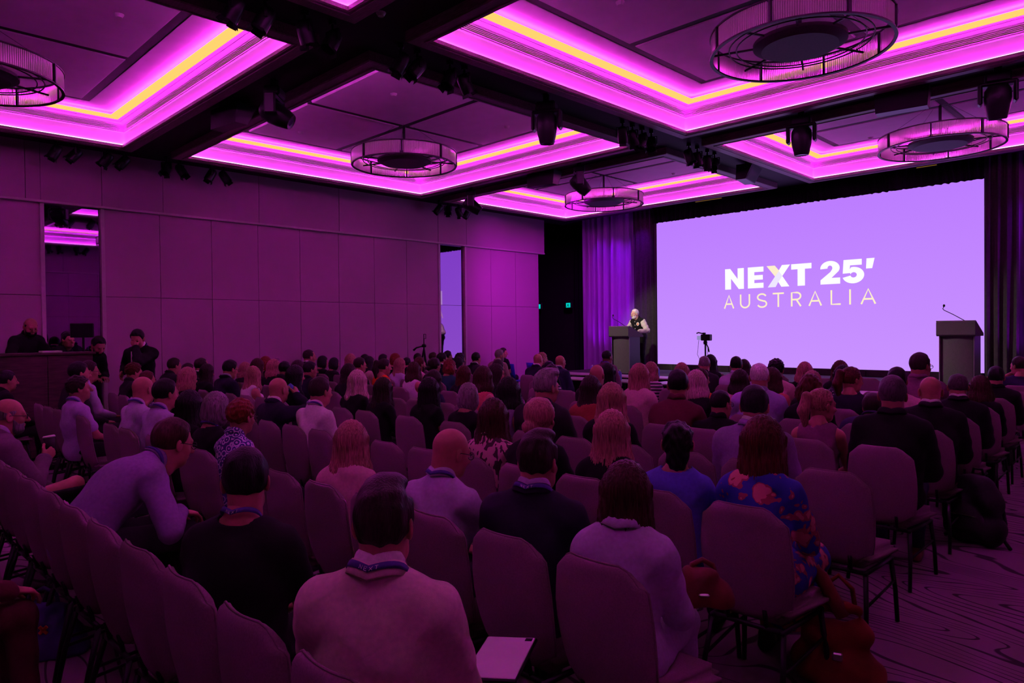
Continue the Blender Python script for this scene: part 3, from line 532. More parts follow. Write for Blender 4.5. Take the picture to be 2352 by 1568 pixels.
# ------------------------------------------------------------------ bodies: smooth-blended volumes meshed as one surface
def smin(a, b, k):
    h = np.clip(0.5 + 0.5*(b-a)/k, 0, 1); return b*(1-h) + a*h - k*h*(1-h)
class Vol:
    def __init__(s, lo, hi, h):
        s.lo = np.array(lo, float); s.h = h
        s.n = [int(math.ceil((b-a)/h))+1 for a, b in zip(lo, hi)]
        s.f = np.full(s.n, 0.5, np.float32)
        s.ax = [s.lo[i] + h*np.arange(s.n[i]) for i in range(3)]
    def _box(s, lo, hi):
        i0 = [max(0, int((lo[i]-s.lo[i])/s.h)) for i in range(3)]
        i1 = [min(s.n[i], int((hi[i]-s.lo[i])/s.h)+2) for i in range(3)]
        if any(a >= b for a, b in zip(i0, i1)): return None
        sl = tuple(slice(a, b) for a, b in zip(i0, i1))
        g = [s.ax[0][sl[0]][:, None, None], s.ax[1][sl[1]][None, :, None], s.ax[2][sl[2]][None, None, :]]
        return sl, g
    def put(s, sl, d, k, op):
        if op == '+': s.f[sl] = smin(s.f[sl], d, k)
        else: s.f[sl] = -smin(-s.f[sl], d, k)
    def cone(s, a, b, r1, r2, k=0.03, op='+', sq=None):
        a = np.array(a, float); b = np.array(b, float); r = max(r1, r2); m = k + 0.02
        t = s._box(np.minimum(a, b)-r-m, np.maximum(a, b)+r+m)
        if t is None: return s
        sl, (x, y, z) = t; ba = b-a; L = max(ba@ba, 1e-9)
        px, py, pz = x-a[0], y-a[1], z-a[2]
        q = np.clip((px*ba[0]+py*ba[1]+pz*ba[2])/L, 0, 1)
        d = np.sqrt((px-q*ba[0])**2+(py-q*ba[1])**2+(pz-q*ba[2])**2) - (r1+(r2-r1)*q)
        s.put(sl, d, k, op); return s
    def ell(s, c, r, R=None, k=0.03, op='+'):
        c = np.array(c, float); r = np.array(r, float); m = k + 0.02; e = r if R is None else np.full(3, r.max())
        t = s._box(c-e-m, c+e+m)
        if t is None: return s
        sl, (x, y, z) = t; px, py, pz = x-c[0], y-c[1], z-c[2]
        if R is not None:
            R = np.array(R); qx = R[0,0]*px+R[1,0]*py+R[2,0]*pz; qy = R[0,1]*px+R[1,1]*py+R[2,1]*pz; qz = R[0,2]*px+R[1,2]*py+R[2,2]*pz
            px, py, pz = qx, qy, qz
        k0 = np.sqrt((px/r[0])**2+(py/r[1])**2+(pz/r[2])**2)+1e-9; k1 = np.sqrt((px/r[0]**2)**2+(py/r[1]**2)**2+(pz/r[2]**2)**2)+1e-9
        s.put(sl, k0*(k0-1)/k1, k, op); return s
    def grid(s): return s.ax[0][:, None, None], s.ax[1][None, :, None], s.ax[2][None, None, :]
    def cut(s, d):                       # keep where d < 0
        s.f = np.maximum(s.f, d.astype(np.float32)); return s
    def nets(s):
        f = s.f; f[0] = f[-1] = 0.5; f[:, 0] = f[:, -1] = 0.5; f[:, :, 0] = f[:, :, -1] = 0.5
        g = f < 0; c = g[:-1].astype(np.int8)+g[1:]; c = c[:, :-1]+c[:, 1:]; c = c[:, :, :-1]+c[:, :, 1:]
        mix = (c > 0) & (c < 8); idx = np.argwhere(mix); n = len(idx)
        ident = np.full(mix.shape, -1, np.int64); ident[mix] = np.arange(n)
        cor = np.array([(i, j, k) for i in (0, 1) for j in (0, 1) for k in (0, 1)])
        val = np.stack([f[idx[:, 0]+o[0], idx[:, 1]+o[1], idx[:, 2]+o[2]] for o in cor], 1)
        pos = np.zeros((n, 3)); cnt = np.zeros(n)
        for i in range(8):
            for j in range(i+1, 8):
                if abs(cor[i]-cor[j]).sum() != 1: continue
                w = (val[:, i] < 0) != (val[:, j] < 0); t = np.where(w, val[:, i]/(val[:, i]-val[:, j]+1e-12), 0)
                pos += w[:, None]*(cor[i]+t[:, None]*(cor[j]-cor[i])); cnt += w
        v = s.lo + s.h*(idx + pos/np.maximum(cnt, 1)[:, None]); F = []
        for a in range(3):
            b, d = (a+1) % 3, (a+2) % 3
            s0 = [slice(None)]*3; s1 = [slice(None)]*3; s0[a] = slice(0, -1); s1[a] = slice(1, None)
            A, B = g[tuple(s0)], g[tuple(s1)]
            for flip, m in ((0, A & ~B), (1, ~A & B)):
                e = np.argwhere(m); e = e[(e[:, b] > 0) & (e[:, d] > 0)]
                e = e[(e[:, b] < mix.shape[b]) & (e[:, d] < mix.shape[d])]
                def at(db, dd):
                    q = e.copy(); q[:, b] -= db; q[:, d] -= dd; return ident[q[:, 0], q[:, 1], q[:, 2]]
                quad = np.stack([at(1, 1), at(0, 1), at(0, 0), at(1, 0)], 1)
                F.append(quad[:, ::-1] if flip else quad)
        return v, np.concatenate(F)
def np_mesh(name, parts, mats):
    """parts: list of (verts, quads, material index)"""
    vs = []; fs = []; mi = []; o = 0
    for v, f, m in parts:
        vs.append(v); fs.append(f+o); o += len(v); mi.append(np.full(len(f), m) if np.isscalar(m) else m)
    v = np.concatenate(vs); f = np.concatenate(fs); mi = np.concatenate(mi)
    me = D.meshes.new(name); me.vertices.add(len(v)); me.vertices.foreach_set('co', v.astype(np.float32).ravel())
    me.loops.add(len(f)*4); me.loops.foreach_set('vertex_index', f.astype(np.int32).ravel())
    me.polygons.add(len(f)); me.polygons.foreach_set('loop_start', np.arange(0, len(f)*4, 4, dtype=np.int32))
    for m in mats: me.materials.append(m)
    me.polygons.foreach_set('material_index', mi.astype(np.int32)); me.update(calc_edges=True); me.shade_smooth()
    return me
def xfm(M, v): return v @ np.array(M.to_3x3()).T + np.array(M.to_translation())

# --- head (local frame: x right, y forward, z up; origin between the ears; crown at +.125, chin at -.115)
def head_vol(h, female):
    V = Vol((-.11, -.125, -.195), (.11, .145, .15), h)
    V.ell((0, -.015, .035), (.076, .095, .089), k=.01)
    V.ell((0, .03, -.03), (.060 if female else .064, .060, .083), k=.03)
    V.cone((-.030, .030, -.080), (.030, .030, -.080), .026 if female else .034, .026 if female else .034, k=.03)
    V.ell((0, .058, -.090), (.028, .026, .024), k=.025)
    V.cone((-.034, .076, .026), (.034, .076, .026), .011, .011, k=.02)
    for sx in (-1, 1):
        V.ell((sx*.033, .098, .006), (.017, .014, .011), k=.012, op='-')
        V.ell((sx*.033, .077, .006), (.0125, .0125, .0115), k=.003)
        V.ell((sx*.046, .055, -.028), (.02, .018, .018), k=.02)
        R = np.array(Euler((0.15, 0, sx*0.35)).to_matrix())
        V.ell((sx*.080, -.010, -.004), (.009, .021, .033), R=R, k=.008)
        V.ell((sx*.092, -.004, .0), (.006, .010, .018), R=R, k=.006, op='-')
    V.cone((0, .088, .012), (0, .113, -.026), .009, .014, k=.014)
    V.ell((.010, .100, -.030), (.008, .010, .007), k=.008); V.ell((-.010, .100, -.030), (.008, .010, .007), k=.008)
    V.ell((0, .088, -.056), (.024, .010, .006), k=.006); V.ell((0, .087, -.066), (.020, .010, .007), k=.006)
    V.ell((0, .104, -.0612), (.020, .010, .0022), k=.004, op='-')
    V.cone((0, -.035, -.045), (0, -.030, -.115), .054 if female else .062, .055 if female else .064, k=.03)
    return V
def make_head(h, female):
    v, f = head_vol(h, female).nets(); c = v[f].mean(1); mi = np.zeros(len(f), int)
    eye = (np.abs(np.abs(c[:, 0])-.033) < .008) & (np.abs(c[:, 2]-.006) < .0065) & (c[:, 1] > .083)
    lip = (np.abs(c[:, 0]) < .017) & (np.abs(c[:, 2]+.061) < .010) & (c[:, 1] > .086)
    mi[eye] = 1; mi[lip] = 2
    return v, f, mi
# --- hand: wrist at the origin, fingers along +y, palm towards -z, thumb on the -x side for a right hand
def make_hand(curl, h=.0038, spread=.06):
    V = Vol((-.085, -.05, -.11), (.07, .21, .06), h)
    V.cone((0, -.03, 0), (0, .012, 0), .026, .024, k=.015)
    V.ell((0, .05, 0), (.041, .053, .0155), k=.02)
    for i, (x, y, L) in enumerate(((-.029, .088, .072), (-.0095, .094, .080), (.0105, .091, .075), (.029, .082, .058))):
        p = np.array((x, y, 0.)); ang = 0.12; r = .0092 - .0006*i
        V.cone((x*.8, y-.04, 0), p, r+.002, r+.001, k=.008)
        dx = (i-1.5)*spread
        for j, fr in enumerate((.46, .31, .23)):
            ang += curl*(1.0 if j == 0 else 1.15); l = L*fr
            q = p + l*np.array((dx*math.cos(ang), math.cos(ang), -math.sin(ang)))
            V.cone(p, q, r, r-.0012, k=.003); p = q; r -= .0008
    t0 = np.array((-.028, .022, -.004)); t1 = t0+np.array((-.028, .030, -.012)); t2 = t1+np.array((-.010, .030, -.010-.012*curl)); t3 = t2+np.array((.003+.010*curl, .024, -.008-.012*curl))
    V.cone(t0, t1, .016, .0115, k=.012); V.cone(t1, t2, .0112, .0098, k=.004); V.cone(t2, t3, .0098, .008, k=.003)
    return V.nets()
HEAD = {}; HAND = {}
def head_t(h, female):
    if (h, female) not in HEAD: HEAD[(h, female)] = make_head(h, female)
    return HEAD[(h, female)]
def hand_t(curl, h):
    if (curl, h) not in HAND: HAND[(curl, h)] = make_hand(curl, h)
    return HAND[(curl, h)]

# --- hair, in the head's frame
def hair_mesh(style, h=.006):
    low = {'long': -.42, 'longer': -.52, 'shoulder': -.27, 'bob': -.14, 'curlybob': -.15}.get(style, -.16)
    V = Vol((-.21, -.27, low-.06), (.21, .15, .24), h); x, y, z = V.grid()
    nz = .004*np.sin(70*x+3*np.sin(31*z))*np.cos(55*y+2*np.sin(23*x)) + .003*np.sin(120*x+40*y)
    def cap(t, top, keep):
        V.ell((0, -.018, .036), (.078+t, .098+t, .090+top), k=.004); V.f += (.0075*np.clip((keep+.045)/.045, 0, 1)).astype(np.float32); V.f += .5*nz.astype(np.float32); V.cut(keep)
    zmin_short = np.where(y < -.045, -.085+.0*y, np.where(y < .012, -.085+(y+.045)*1.15, np.where(y < .045, -.019+(y-.012)*2.6, .066+(y-.045)*.55)))
    zmin_full = np.where(y < .02, -.12+.0*y, np.where(y < .055, -.12+(y-.02)*5.2, .062+(y-.055)*.5))
    if style == 'short': cap(.008, .017, zmin_short-z+nz)
    elif style == 'crop': cap(.0045, .007, zmin_short-z)
    elif style == 'tall':
        cap(.008, .020, zmin_short-z+nz); V.ell((0, .035, .125), (.062, .062, .030), k=.03)
        V.f += .5*nz.astype(np.float32)
    elif style == 'pompadour':
        cap(.009, .018, zmin_short-z+nz); V.ell((0, .025, .118), (.068, .078, .038), k=.03); V.ell((0, .065, .125), (.045, .035, .03), k=.02)
        V.f += (.003*np.sin(160*x+14*y)+0*z).astype(np.float32)
    elif style == 'fringe':
        cap(.006, .006, np.maximum(zmin_short-z, z-.045+.0*x))
    elif style == 'thin': cap(.006, .006, np.maximum(zmin_short-z+nz, y-.035-(z-.05)*.2))
    elif style in ('curly', 'afro'):
        V.ell((0, -.018, .045), (.094, .112, .104), k=.004); V.cut(zmin_short-z+2*nz)
        V.f += (.009*np.sin(75*x+2*np.sin(40*z))*np.sin(75*y+1)*np.sin(80*z+2*np.sin(50*x))).astype(np.float32)
    elif style in ('long', 'longer', 'shoulder', 'bob', 'curlybob'):
        V.ell((0, -.018, .038), (.088, .108, .103), k=.004); V.cut(zmin_full-z)
        if style in ('bob', 'curlybob'):
            V.ell((0, -.028, -.035), (.105 if style == 'bob' else .125, .098, .115), k=.03)
            V.cut(np.maximum(low-z+2*nz, -9+0*z)); V.cut(np.where(z < .055, y-.040-np.abs(x)*.12, -1+0*x))
        else:
            n = 5
            for i in range(n):
                a = math.pi*(-.04+1.08*i/(n-1)); cx, cy = math.cos(a), -math.sin(a)
                w = .15*(1 if abs(i-2) < 2 else .8)
                L = low + (.03*abs(i-2))
                V.cone((cx*.062, -.012+cy*.068, .02), (cx*.085, -.035+cy*.060, L*.45), .042, .040, k=.04)
                V.cone((cx*.085, -.035+cy*.060, L*.45), (cx*.088, -.075+cy*.035, L), .040, .026, k=.04)
            V.cut(np.where(z < .06, y-.045-.25*np.maximum(0, np.abs(x)-.075), -1+0*x))
        if style == 'curlybob': V.f += (.008*np.sin(85*x)*np.sin(80*y+1)*np.sin(70*z+2*np.sin(50*x))).astype(np.float32)
        else: V.f += (.0032*np.sin(95*np.arctan2(y+.02, x)*.55+5*np.sin(9*z))+.0016*np.sin(260*x+30*z)).astype(np.float32)
    elif style in ('ponytail', 'bun', 'lowbun', 'updo'):
        cap(.007, .010, np.where(y < -.02, -.085+(y+.0)*-.2, np.where(y < .05, -.06+(y+.02)*1.7, .062+(y-.05)*.5))-z)
        V.f += (.0022*np.sin(30*np.arctan2(z-.05, y+.1))+0*x).astype(np.float32)
        if style == 'ponytail':
            V.cone((0, -.108, .075), (0, -.145, .07), .020, .028, k=.015)
            V.cone((0, -.145, .07), (0, -.165, -.04), .034, .042, k=.02); V.cone((0, -.165, -.04), (0, -.13, -.20), .042, .012, k=.02)
        elif style == 'bun': V.ell((0, -.115, .085), (.045, .042, .042), k=.012)
        elif style == 'lowbun':
            V.ell((0, -.045, .03), (.096, .10, .10), k=.02); V.ell((-.02, -.118, -.045), (.052, .042, .045), k=.01)
            V.f += (.004*np.sin(60*x+30*z)*np.sin(50*y)).astype(np.float32)
        else:
            V.ell((0, -.09, -.05), (.062, .055, .10), k=.03); V.ell((0, -.10, .03), (.075, .05, .08), k=.03)
            V.f += (.006*np.sin(90*x)*np.sin(90*z+2*np.sin(50*x))+0*y).astype(np.float32)
    elif style == 'cap':
        V.ell((0, -.012, .055), (.092, .108, .082), k=.004); V.cut(.018+.12*(-y)-z); V.ell((0, .125, .03), (.075, .075, .010), k=.01)
    v, f = V.nets(); return np_mesh('hair', [(v, f, 0)], [None])
HAIR = {}
def hair_t(style):
    if style not in HAIR: HAIR[style] = hair_mesh(style)
    return HAIR[style]

# --- pose and body
def rotx(p, c, a):
    y, z = p[1]-c[1], p[2]-c[2]; ca, sa = math.cos(a), math.sin(a)
    return np.array((p[0], c[1]+y*ca-z*sa, c[2]+y*sa+z*ca))
def rotz(p, c, a):
    x, y = p[0]-c[0], p[1]-c[1]; ca, sa = math.cos(a), math.sin(a)
    return np.array((c[0]+x*ca-y*sa, c[1]+x*sa+y*ca, p[2]))
def ik(S, T, l1, l2, pole):
    S = np.array(S, float); T = np.array(T, float); d = T-S; L = np.linalg.norm(d)
    if L > (l1+l2)*.995: T = S+d/L*(l1+l2)*.995; d = T-S; L = np.linalg.norm(d)
    u = d/L; a = (l1*l1-l2*l2+L*L)/(2*L); hgt = math.sqrt(max(0, l1*l1-a*a)); p = np.array(pole, float); p -= u*(p@u); p /= np.linalg.norm(p)
    return S+u*a+p*hgt, T
ARMS = {  # hand target (for the right side, x mirrored on the left), elbow pole, finger direction, palm normal
    'lap': ((.10, .26, .625), (.6, -.4, -.7), (-.35, .9, -.1), (0, -.1, -1)),
    'mid': ((.045, .24, .64), (.7, -.3, -.6), (-.85, .5, .0), (0, -.3, -1)),
    'cross': ((-.12, .15, .82), (.6, .1, -.8), (-.95, .1, .1), (0, -1, -.1)),
    'chin': ((.03, .13, 1.06), (.5, .2, -.9), (-.35, .1, .9), (-.2, -1, 0)),
    'drink': ((.03, .20, 1.12), (.8, .1, -.6), (-.45, .3, .8), (-.8, -.3, 0)),
    'hold': ((.03, .32, .76), (.6, -.1, -.8), (-.35, .85, .4), (-.9, -.2, .1)),
    'knee': ((.13, .36, .66), (.7, -.2, -.6), (-.1, .95, -.3), (0, -.2, -1)),
    'wide': ((.30, .16, .70), (.6, -.7, -.2), (-.6, .8, -.1), (0, -.1, -1)),
    'side': ((.25, .0, .72), (.5, -.8, 0), (0, .6, -.8), (-1, 0, 0)),
    'rest': ((.24, .33, .70), (.7, -.2, -.7), (-.3, .95, 0), (0, 0, -1)),
}
def pose(female=False, lean=6, yawt=0, armR='lap', armL='lap', stand=False, legs='sit', girth=1.0, bend=0):
    P = {}; f = female; w = (.142 if f else .166)
    zp = .92 if stand else .555
    c = np.array((0., -.06, zp)); P['pelvis'] = c
    P['hipR'] = np.array((.088, -.03, zp-.01)); P['hipL'] = np.array((-.088, -.03, zp-.01))
    T = .465 if f else .495
    pts = {'belly': (0, -.055, zp+.13), 'ribs': (0, -.062, zp+.29), 'shR': (w, -.075, zp+T-.085), 'shL': (-w, -.075, zp+T-.085), 'neck': (0, -.092, zp+T), 'hp': (0, -.062, zp+T+.085)}
    a = -math.radians(lean)
    for n, p in pts.items():
        q = rotx(np.array(p, float), c, a*(.6 if n == 'belly' else 1)); q = rotz(q, c, math.radians(yawt)); P[n] = q
    if bend:   # curl of the upper back
        for n in ('shR', 'shL', 'neck', 'hp'): P[n] = rotx(P[n], P['belly'], -math.radians(bend))
    for sd, sx, arm in (('R', 1, armR), ('L', -1, armL)):
        t, pole, fd, pn = ARMS[arm] if isinstance(arm, str) else arm
        m = np.array((sx, 1, 1)); t = np.array(t)*m; dz = (zp-.555)
        if stand: t = t+np.array((0, 0, dz))
        t = rotz(t, c, math.radians(yawt))
        P['el'+sd], P['wr'+sd] = ik(P['sh'+sd], t, .285 if not f else .265, .250 if not f else .235, np.array(pole)*m)
        P['fd'+sd] = np.array(fd)*m; P['pn'+sd] = np.array(pn)*m; P['arm'+sd] = arm
        if legs == 'sit': kn = np.array((sx*.12, .395, .535)); an = np.array((sx*.115, .43, .085))
        elif legs == 'crossed' and sd == 'R': kn = np.array((-.02, .42, .64)); an = np.array((-.22, .56, .30))
        elif legs == 'crossed': kn = np.array((-.10, .395, .53)); an = np.array((-.10, .46, .085))
        elif legs == 'tucked': kn = np.array((sx*.11, .38, .53)); an = np.array((sx*.10, .25, .085))
        else: kn = np.array((sx*.10, .01, .49)); an = np.array((sx*.105, -.04, .085))
        P['kn'+sd] = kn; P['an'+sd] = an
        tf = np.array((0, .155, -.055)) if not (legs == 'crossed' and sd == 'R') else np.array((-.05, .15, -.06))
        P['toe'+sd] = an+tf
    P['f'] = f; P['g'] = girth; P['stand'] = stand
    return P
def torso(V, P, o, k=.05, pads=0.0):
    f = P['f']; g = P['g']; ry = math.atan2(P['ribs'][1]-P['belly'][1], P['ribs'][2]-P['belly'][2])
    R = np.array(Matrix.Rotation(-ry, 3, 'X')); sh = P['shR']-P['shL']; rz = math.atan2(sh[1], sh[0]); Rz = np.array(Matrix.Rotation(rz, 3, 'Z')); R = Rz@R
    V.ell(P['pelvis'], ((.168 if f else .158)*g+o, .125*g+o, .115+o), k=k)
    V.ell(P['belly'], ((.130 if f else .148)*g+o, .108*g+o, .145+o), R=R, k=k)
    V.ell(P['ribs'], ((.140 if f else .165)*g+o, (.108 if f else .118)*g+o, .185+o), R=R, k=k)
    V.cone(P['shL']*.85+P['shR']*.15, P['shR']*.85+P['shL']*.15, .062*g+o, .062*g+o, k=k)
    for s in ('R', 'L'):
        V.cone(P['neck']*.9+P['hp']*.1, P['sh'+s]*.93+P['neck']*.07+np.array((0, 0, .008)), .040+o, .044+o+pads, k=k)
    if f:
        for sx in (-1, 1):
            V.ell(P['ribs']+R@np.array((sx*.07, .095, .02)), (.058+o, .05+o, .058+o), k=.03)
def arm(V, P, s, o, frac=1.0, k=.03):
    S, E, Wp = P['sh'+s], P['el'+s], P['wr'+s]; f = .88 if P['f'] else 1.0
    V.cone(S, E if frac >= .5 else S+(E-S)*frac*2, .058*f+o, (.041 if frac >= .5 else .049)*f+o, k=k)
    if frac > .5:
        q = (frac-.5)*2; V.cone(E, E+(Wp-E)*q, .041*f+o, (.041+(.027-.041)*q)*f+o, k=.015)
def legs(V, P, o, k=.04, shin=1.0, g=1.0):
    for s in ('R', 'L'):
        V.cone(P['hip'+s], P['kn'+s], .083*g+o, .056+o, k=k); V.cone(P['kn'+s], P['kn'+s]+(P['an'+s]-P['kn'+s])*shin, .054+o, .036+(1-shin)*.02+o, k=.03)
def vol_for(P, h, pad=.16):
    pts = np.array([v for k, v in P.items() if isinstance(v, np.ndarray) and k[:2] not in ('fd', 'pn')])
    lo = pts.min(0)-pad; hi = pts.max(0)+pad; lo[2] = max(lo[2], -.01); return Vol(lo, hi, h)
def body_mesh(P, HM, h, hh, handh):
    V = vol_for(P, h)
    torso(V, P, -.004); V.cone(P['neck'], P['hp']+(P['hp']-P['neck'])*.2, .056 if not P['f'] else .050, .056 if not P['f'] else .049, k=.03)
    for s in ('R', 'L'):
        arm(V, P, s, -.003)
        V.cone(P['an'+s]+np.array((0, -.035, -.05)), P['toe'+s], .032, .026, k=.02)
    legs(V, P, -.004)
    v, f = V.nets(); parts = [(v, f, 0)]
    hv, hf, hm = head_t(hh, P['f']); parts.append((xfm(HM, hv), hf, hm))
    for s in ('R', 'L'):
        a = P['arm'+s]; curl = .75 if a in ('drink', 'hold') or not isinstance(a, str) else (.38 if a != 'chin' else .6)
        v, f = hand_t(curl, handh); sc = .90 if P['f'] else 1.0
        if s == 'L': v = v*np.array((-1, 1, 1)); f = f[:, ::-1]
        y = P['fd'+s]/np.linalg.norm(P['fd'+s]); z = -P['pn'+s]; z = z-y*(z@y); z /= np.linalg.norm(z); x = np.cross(y, z)
        parts.append((v@np.stack([x, y, z])*sc + P['wr'+s], f, 0))
    return parts
def neck_cut(V, P, drop, rad, front=0.0):
    """opens the garment round the neck: removes a tilted slab above the collar line and the neck's own column"""
    x, y, z = V.grid(); n = P['hp']-P['neck']; n = n/np.linalg.norm(n); n = n+np.array((0, -.35, 0)) if front == 0 else n+np.array((0, -.35-front, 0)); n /= np.linalg.norm(n)
    q = P['neck']-n*drop
    d = (x-q[0])*n[0]+(y-q[1])*n[1]+(z-q[2])*n[2]
    r = np.sqrt((x-P['neck'][0])**2+(y-P['neck'][1]-.01)**2)-rad
    V.cut(np.minimum(-r, d) if rad > 0 else d)
def top_mesh(P, kind, h, seed=0):
    """kind: shirt / polo / tee / tank / jacket / blouse"""
    V = vol_for(P, h, .2); jac = kind in ('jacket', 'blazer')
    o = .020 if jac else .011; frac = {'tee': .30, 'polo': .32, 'tank': .0, 'cap': .12}.get(kind, .97)
    torso(V, P, o, pads=.008 if jac else 0)
    if frac > 0:
        for s in ('R', 'L'): arm(V, P, s, o+(.004 if jac else .003), frac)
    x, y, z = V.grid()
    amp = .0045 if jac else .0055
    fold = amp*np.sin(23*z+9*x+4*np.sin(7*x+seed)+seed)*np.sin(11*y+13*z*.6+seed*1.7) + .5*amp*np.sin(55*z-30*y+3*np.sin(20*x))
    V.f += fold.astype(np.float32)
    if jac:   # centre back seam and armhole seams
        c = P['ribs']; V.f += (.004*np.exp(-((x-c[0]-.0)**2)/.00002)*(y < c[1])).astype(np.float32)
    if kind in ('shirt', 'polo'): n_ = P['hp']-P['neck']; n_ = n_/np.linalg.norm(n_); V.cone(P['neck']-n_*.05, P['neck']+n_*.022, .068, .060, k=.02)
    if kind not in ('shirt', 'polo'): neck_cut(V, P, .0, {'shirt': .050, 'polo': .050, 'jacket': .058, 'blazer': .058}.get(kind, .080), 0 if kind != 'tank' else .4)
    if kind == 'tank':
        for s in ('R', 'L'):
            V.ell(P['sh'+s]+(P['sh'+s]-P['neck'])*np.array((.35, 0, 0)), (.075, .11, .12), k=.01, op='-')
    V.cut((P['pelvis'][2]-(.10 if not P['stand'] else (.14 if jac else .02)))-z+0*x+0*y)
    return V.nets()
def collar(P, r=.069, hgt=.042, lift=.012, lap=False):
    """folded collar band round the neck"""
    n = P['hp']-P['neck']; n = n/np.linalg.norm(n); ax = np.array((1., 0, 0)); fw = np.cross(n, ax); v = []; f = []
    m = 28
    for ring, (dr, dz) in enumerate(((-.004, .034), (.003, .037), (.010, .028), (.018, -.006), (.012, -.010), (-.002, .0))):
        for k in range(m+1):
            a = math.pi*.5+.16+(2*math.pi-.32)*k/m
            t = abs(k-m/2)/(m/2); drop = .022*math.sin(math.pi*min(1, t*1.25))-.022*t**4
            rr = r+dr*(hgt/.042)+(.012*t**6)
            p = P['neck']+ax*rr*math.cos(a)+fw*(-rr*math.sin(a)*-1.0)*1.02+n*(lift+dz*(hgt/.042)+drop)
            v.append(p)
    for i in range(6):
        for k in range(m): 
            a, b = i*(m+1)+k, ((i+1) % 6)*(m+1)+k; f.append((a, a+1, b+1, b))
    return np.array(v), np.array(f)
def lanyard(P, r=.074, w=.018):
    n = P['hp']-P['neck']; n = n/np.linalg.norm(n); ax = np.array((1., 0, 0)); fw = np.cross(n, ax); v = []; f = []; m = 26
    for ring, (dr, dz) in enumerate(((0, .0), (.006, -w), (.0075, -w), (.0015, .0015))):
        for k in range(m+1):
            a = math.pi*.5+.5+(2*math.pi-1.0)*k/m; t = abs(k-m/2)/(m/2); rr = r+dr+.016*t**3
            v.append(P['neck']+ax*rr*math.cos(a)+fw*(rr*math.sin(a))*1.05+n*(.030+dz+.020*math.sin(math.pi*min(1, t*1.25))-.030*t**4))
    for i in range(4):
        for k in range(m): a, b = i*(m+1)+k, ((i+1) % 4)*(m+1)+k; f.append((a, a+1, b+1, b))
    return np.array(v), np.array(f)
def trousers_mesh(P, h, skirt=False):
    V = vol_for(P, h, .16); o = .012
    V.ell(P['pelvis'], (.165*P['g'], .120*P['g'], .112), k=.05); legs(V, P, o, shin=.93 if not skirt else .55, g=1.0)
    if skirt:
        V.cone(P['hipR']+np.array((0, .05, 0)), P['knR'], .10, .085, k=.05); V.cone(P['hipL']+np.array((0, .05, 0)), P['knL'], .10, .085, k=.05)
        V.cone((P['hipR']+P['hipL'])/2, (P['knR']+P['knL'])/2, .10, .09, k=.06); V.cone((P['knR']+P['knL'])/2, (P['knR']+P['knL'])/2+np.array((0, .03, -.26)), .12, .15, k=.06)
    x, y, z = V.grid(); V.f += (.004*np.sin(30*y+20*z)*np.sin(25*z+9*x)).astype(np.float32)
    V.cut(z-(P['pelvis'][2]+.07)+0*x+0*y); return V.nets()
def shoe_mesh(P, s, h=.008):
    a, t = P['an'+s], P['toe'+s]; V = Vol(np.minimum(a, t)-.12, np.maximum(a, t)+.12, h)
    heel = a+np.array((0, -.045, -.052)); V.cone(heel, t+np.array((0, .0, -.0)), .036, .034, k=.02); V.cone(a+np.array((0, -.01, -.01)), heel+np.array((0, .05, .02)), .042, .04, k=.03); V.cone(t-np.array((0, .05, 0)), t+np.array((0, .025, -.004)), .038, .028, k=.02)
    x, y, z = V.grid(); V.cut(a[2]-.083-z+0*x+0*y)
    return V.nets()
def glasses_mb():
    m = MB()
    for sx in (-1, 1):
        m.tube([(sx*.033+.024*math.cos(q), .101, .004+.019*math.sin(q)) for q in [2*math.pi*i/14 for i in range(14)]], .0022, 6, closed=True)
        m.tube([(sx*.057, .098, .008), (sx*.080, .06, .010), (sx*.086, -.005, .012), (sx*.085, -.025, -.005)], .0022, 6)
    m.tube([(-.010, .103, .008), (0, .106, .011), (.010, .103, .008)], .002, 6); return m
# ------------------------------------------------------------------ people: assembling
SKIN = {'pale': (.62, .36, .28), 'fair': (.47, .20, .145), 'tan': (.36, .16, .11), 'brown': (.22, .11, .07)}
HAIRC = {'black': (.012, .010, .012), 'dark': (.030, .018, .016), 'brown': (.055, .024, .016), 'auburn': (.085, .024, .014), 'red': (.20, .04, .02), 'steel': (.085, .07, .075), 'blonde': (.36, .17, .13), 'platinum': (.52, .33, .33), 'grey': (.22, .19, .20), 'white': (.70, .64, .62)}
def skin_m(k): return mat('skin_'+k, SKIN[k], .5, var=.1, vscale=30, bump=.05, bscale=500)
def hair_m(k): return mat('hair_'+k, HAIRC[k], .42, var=.45, vscale=14, stretch=(9, 9, 1.1), bump=.35, bscale=18, spec=.18)
def cloth_m(name, c, rough=.8): return mat('cloth_'+name, c, rough, var=.10, vscale=60, bump=.25, bscale=420, spec=.2)
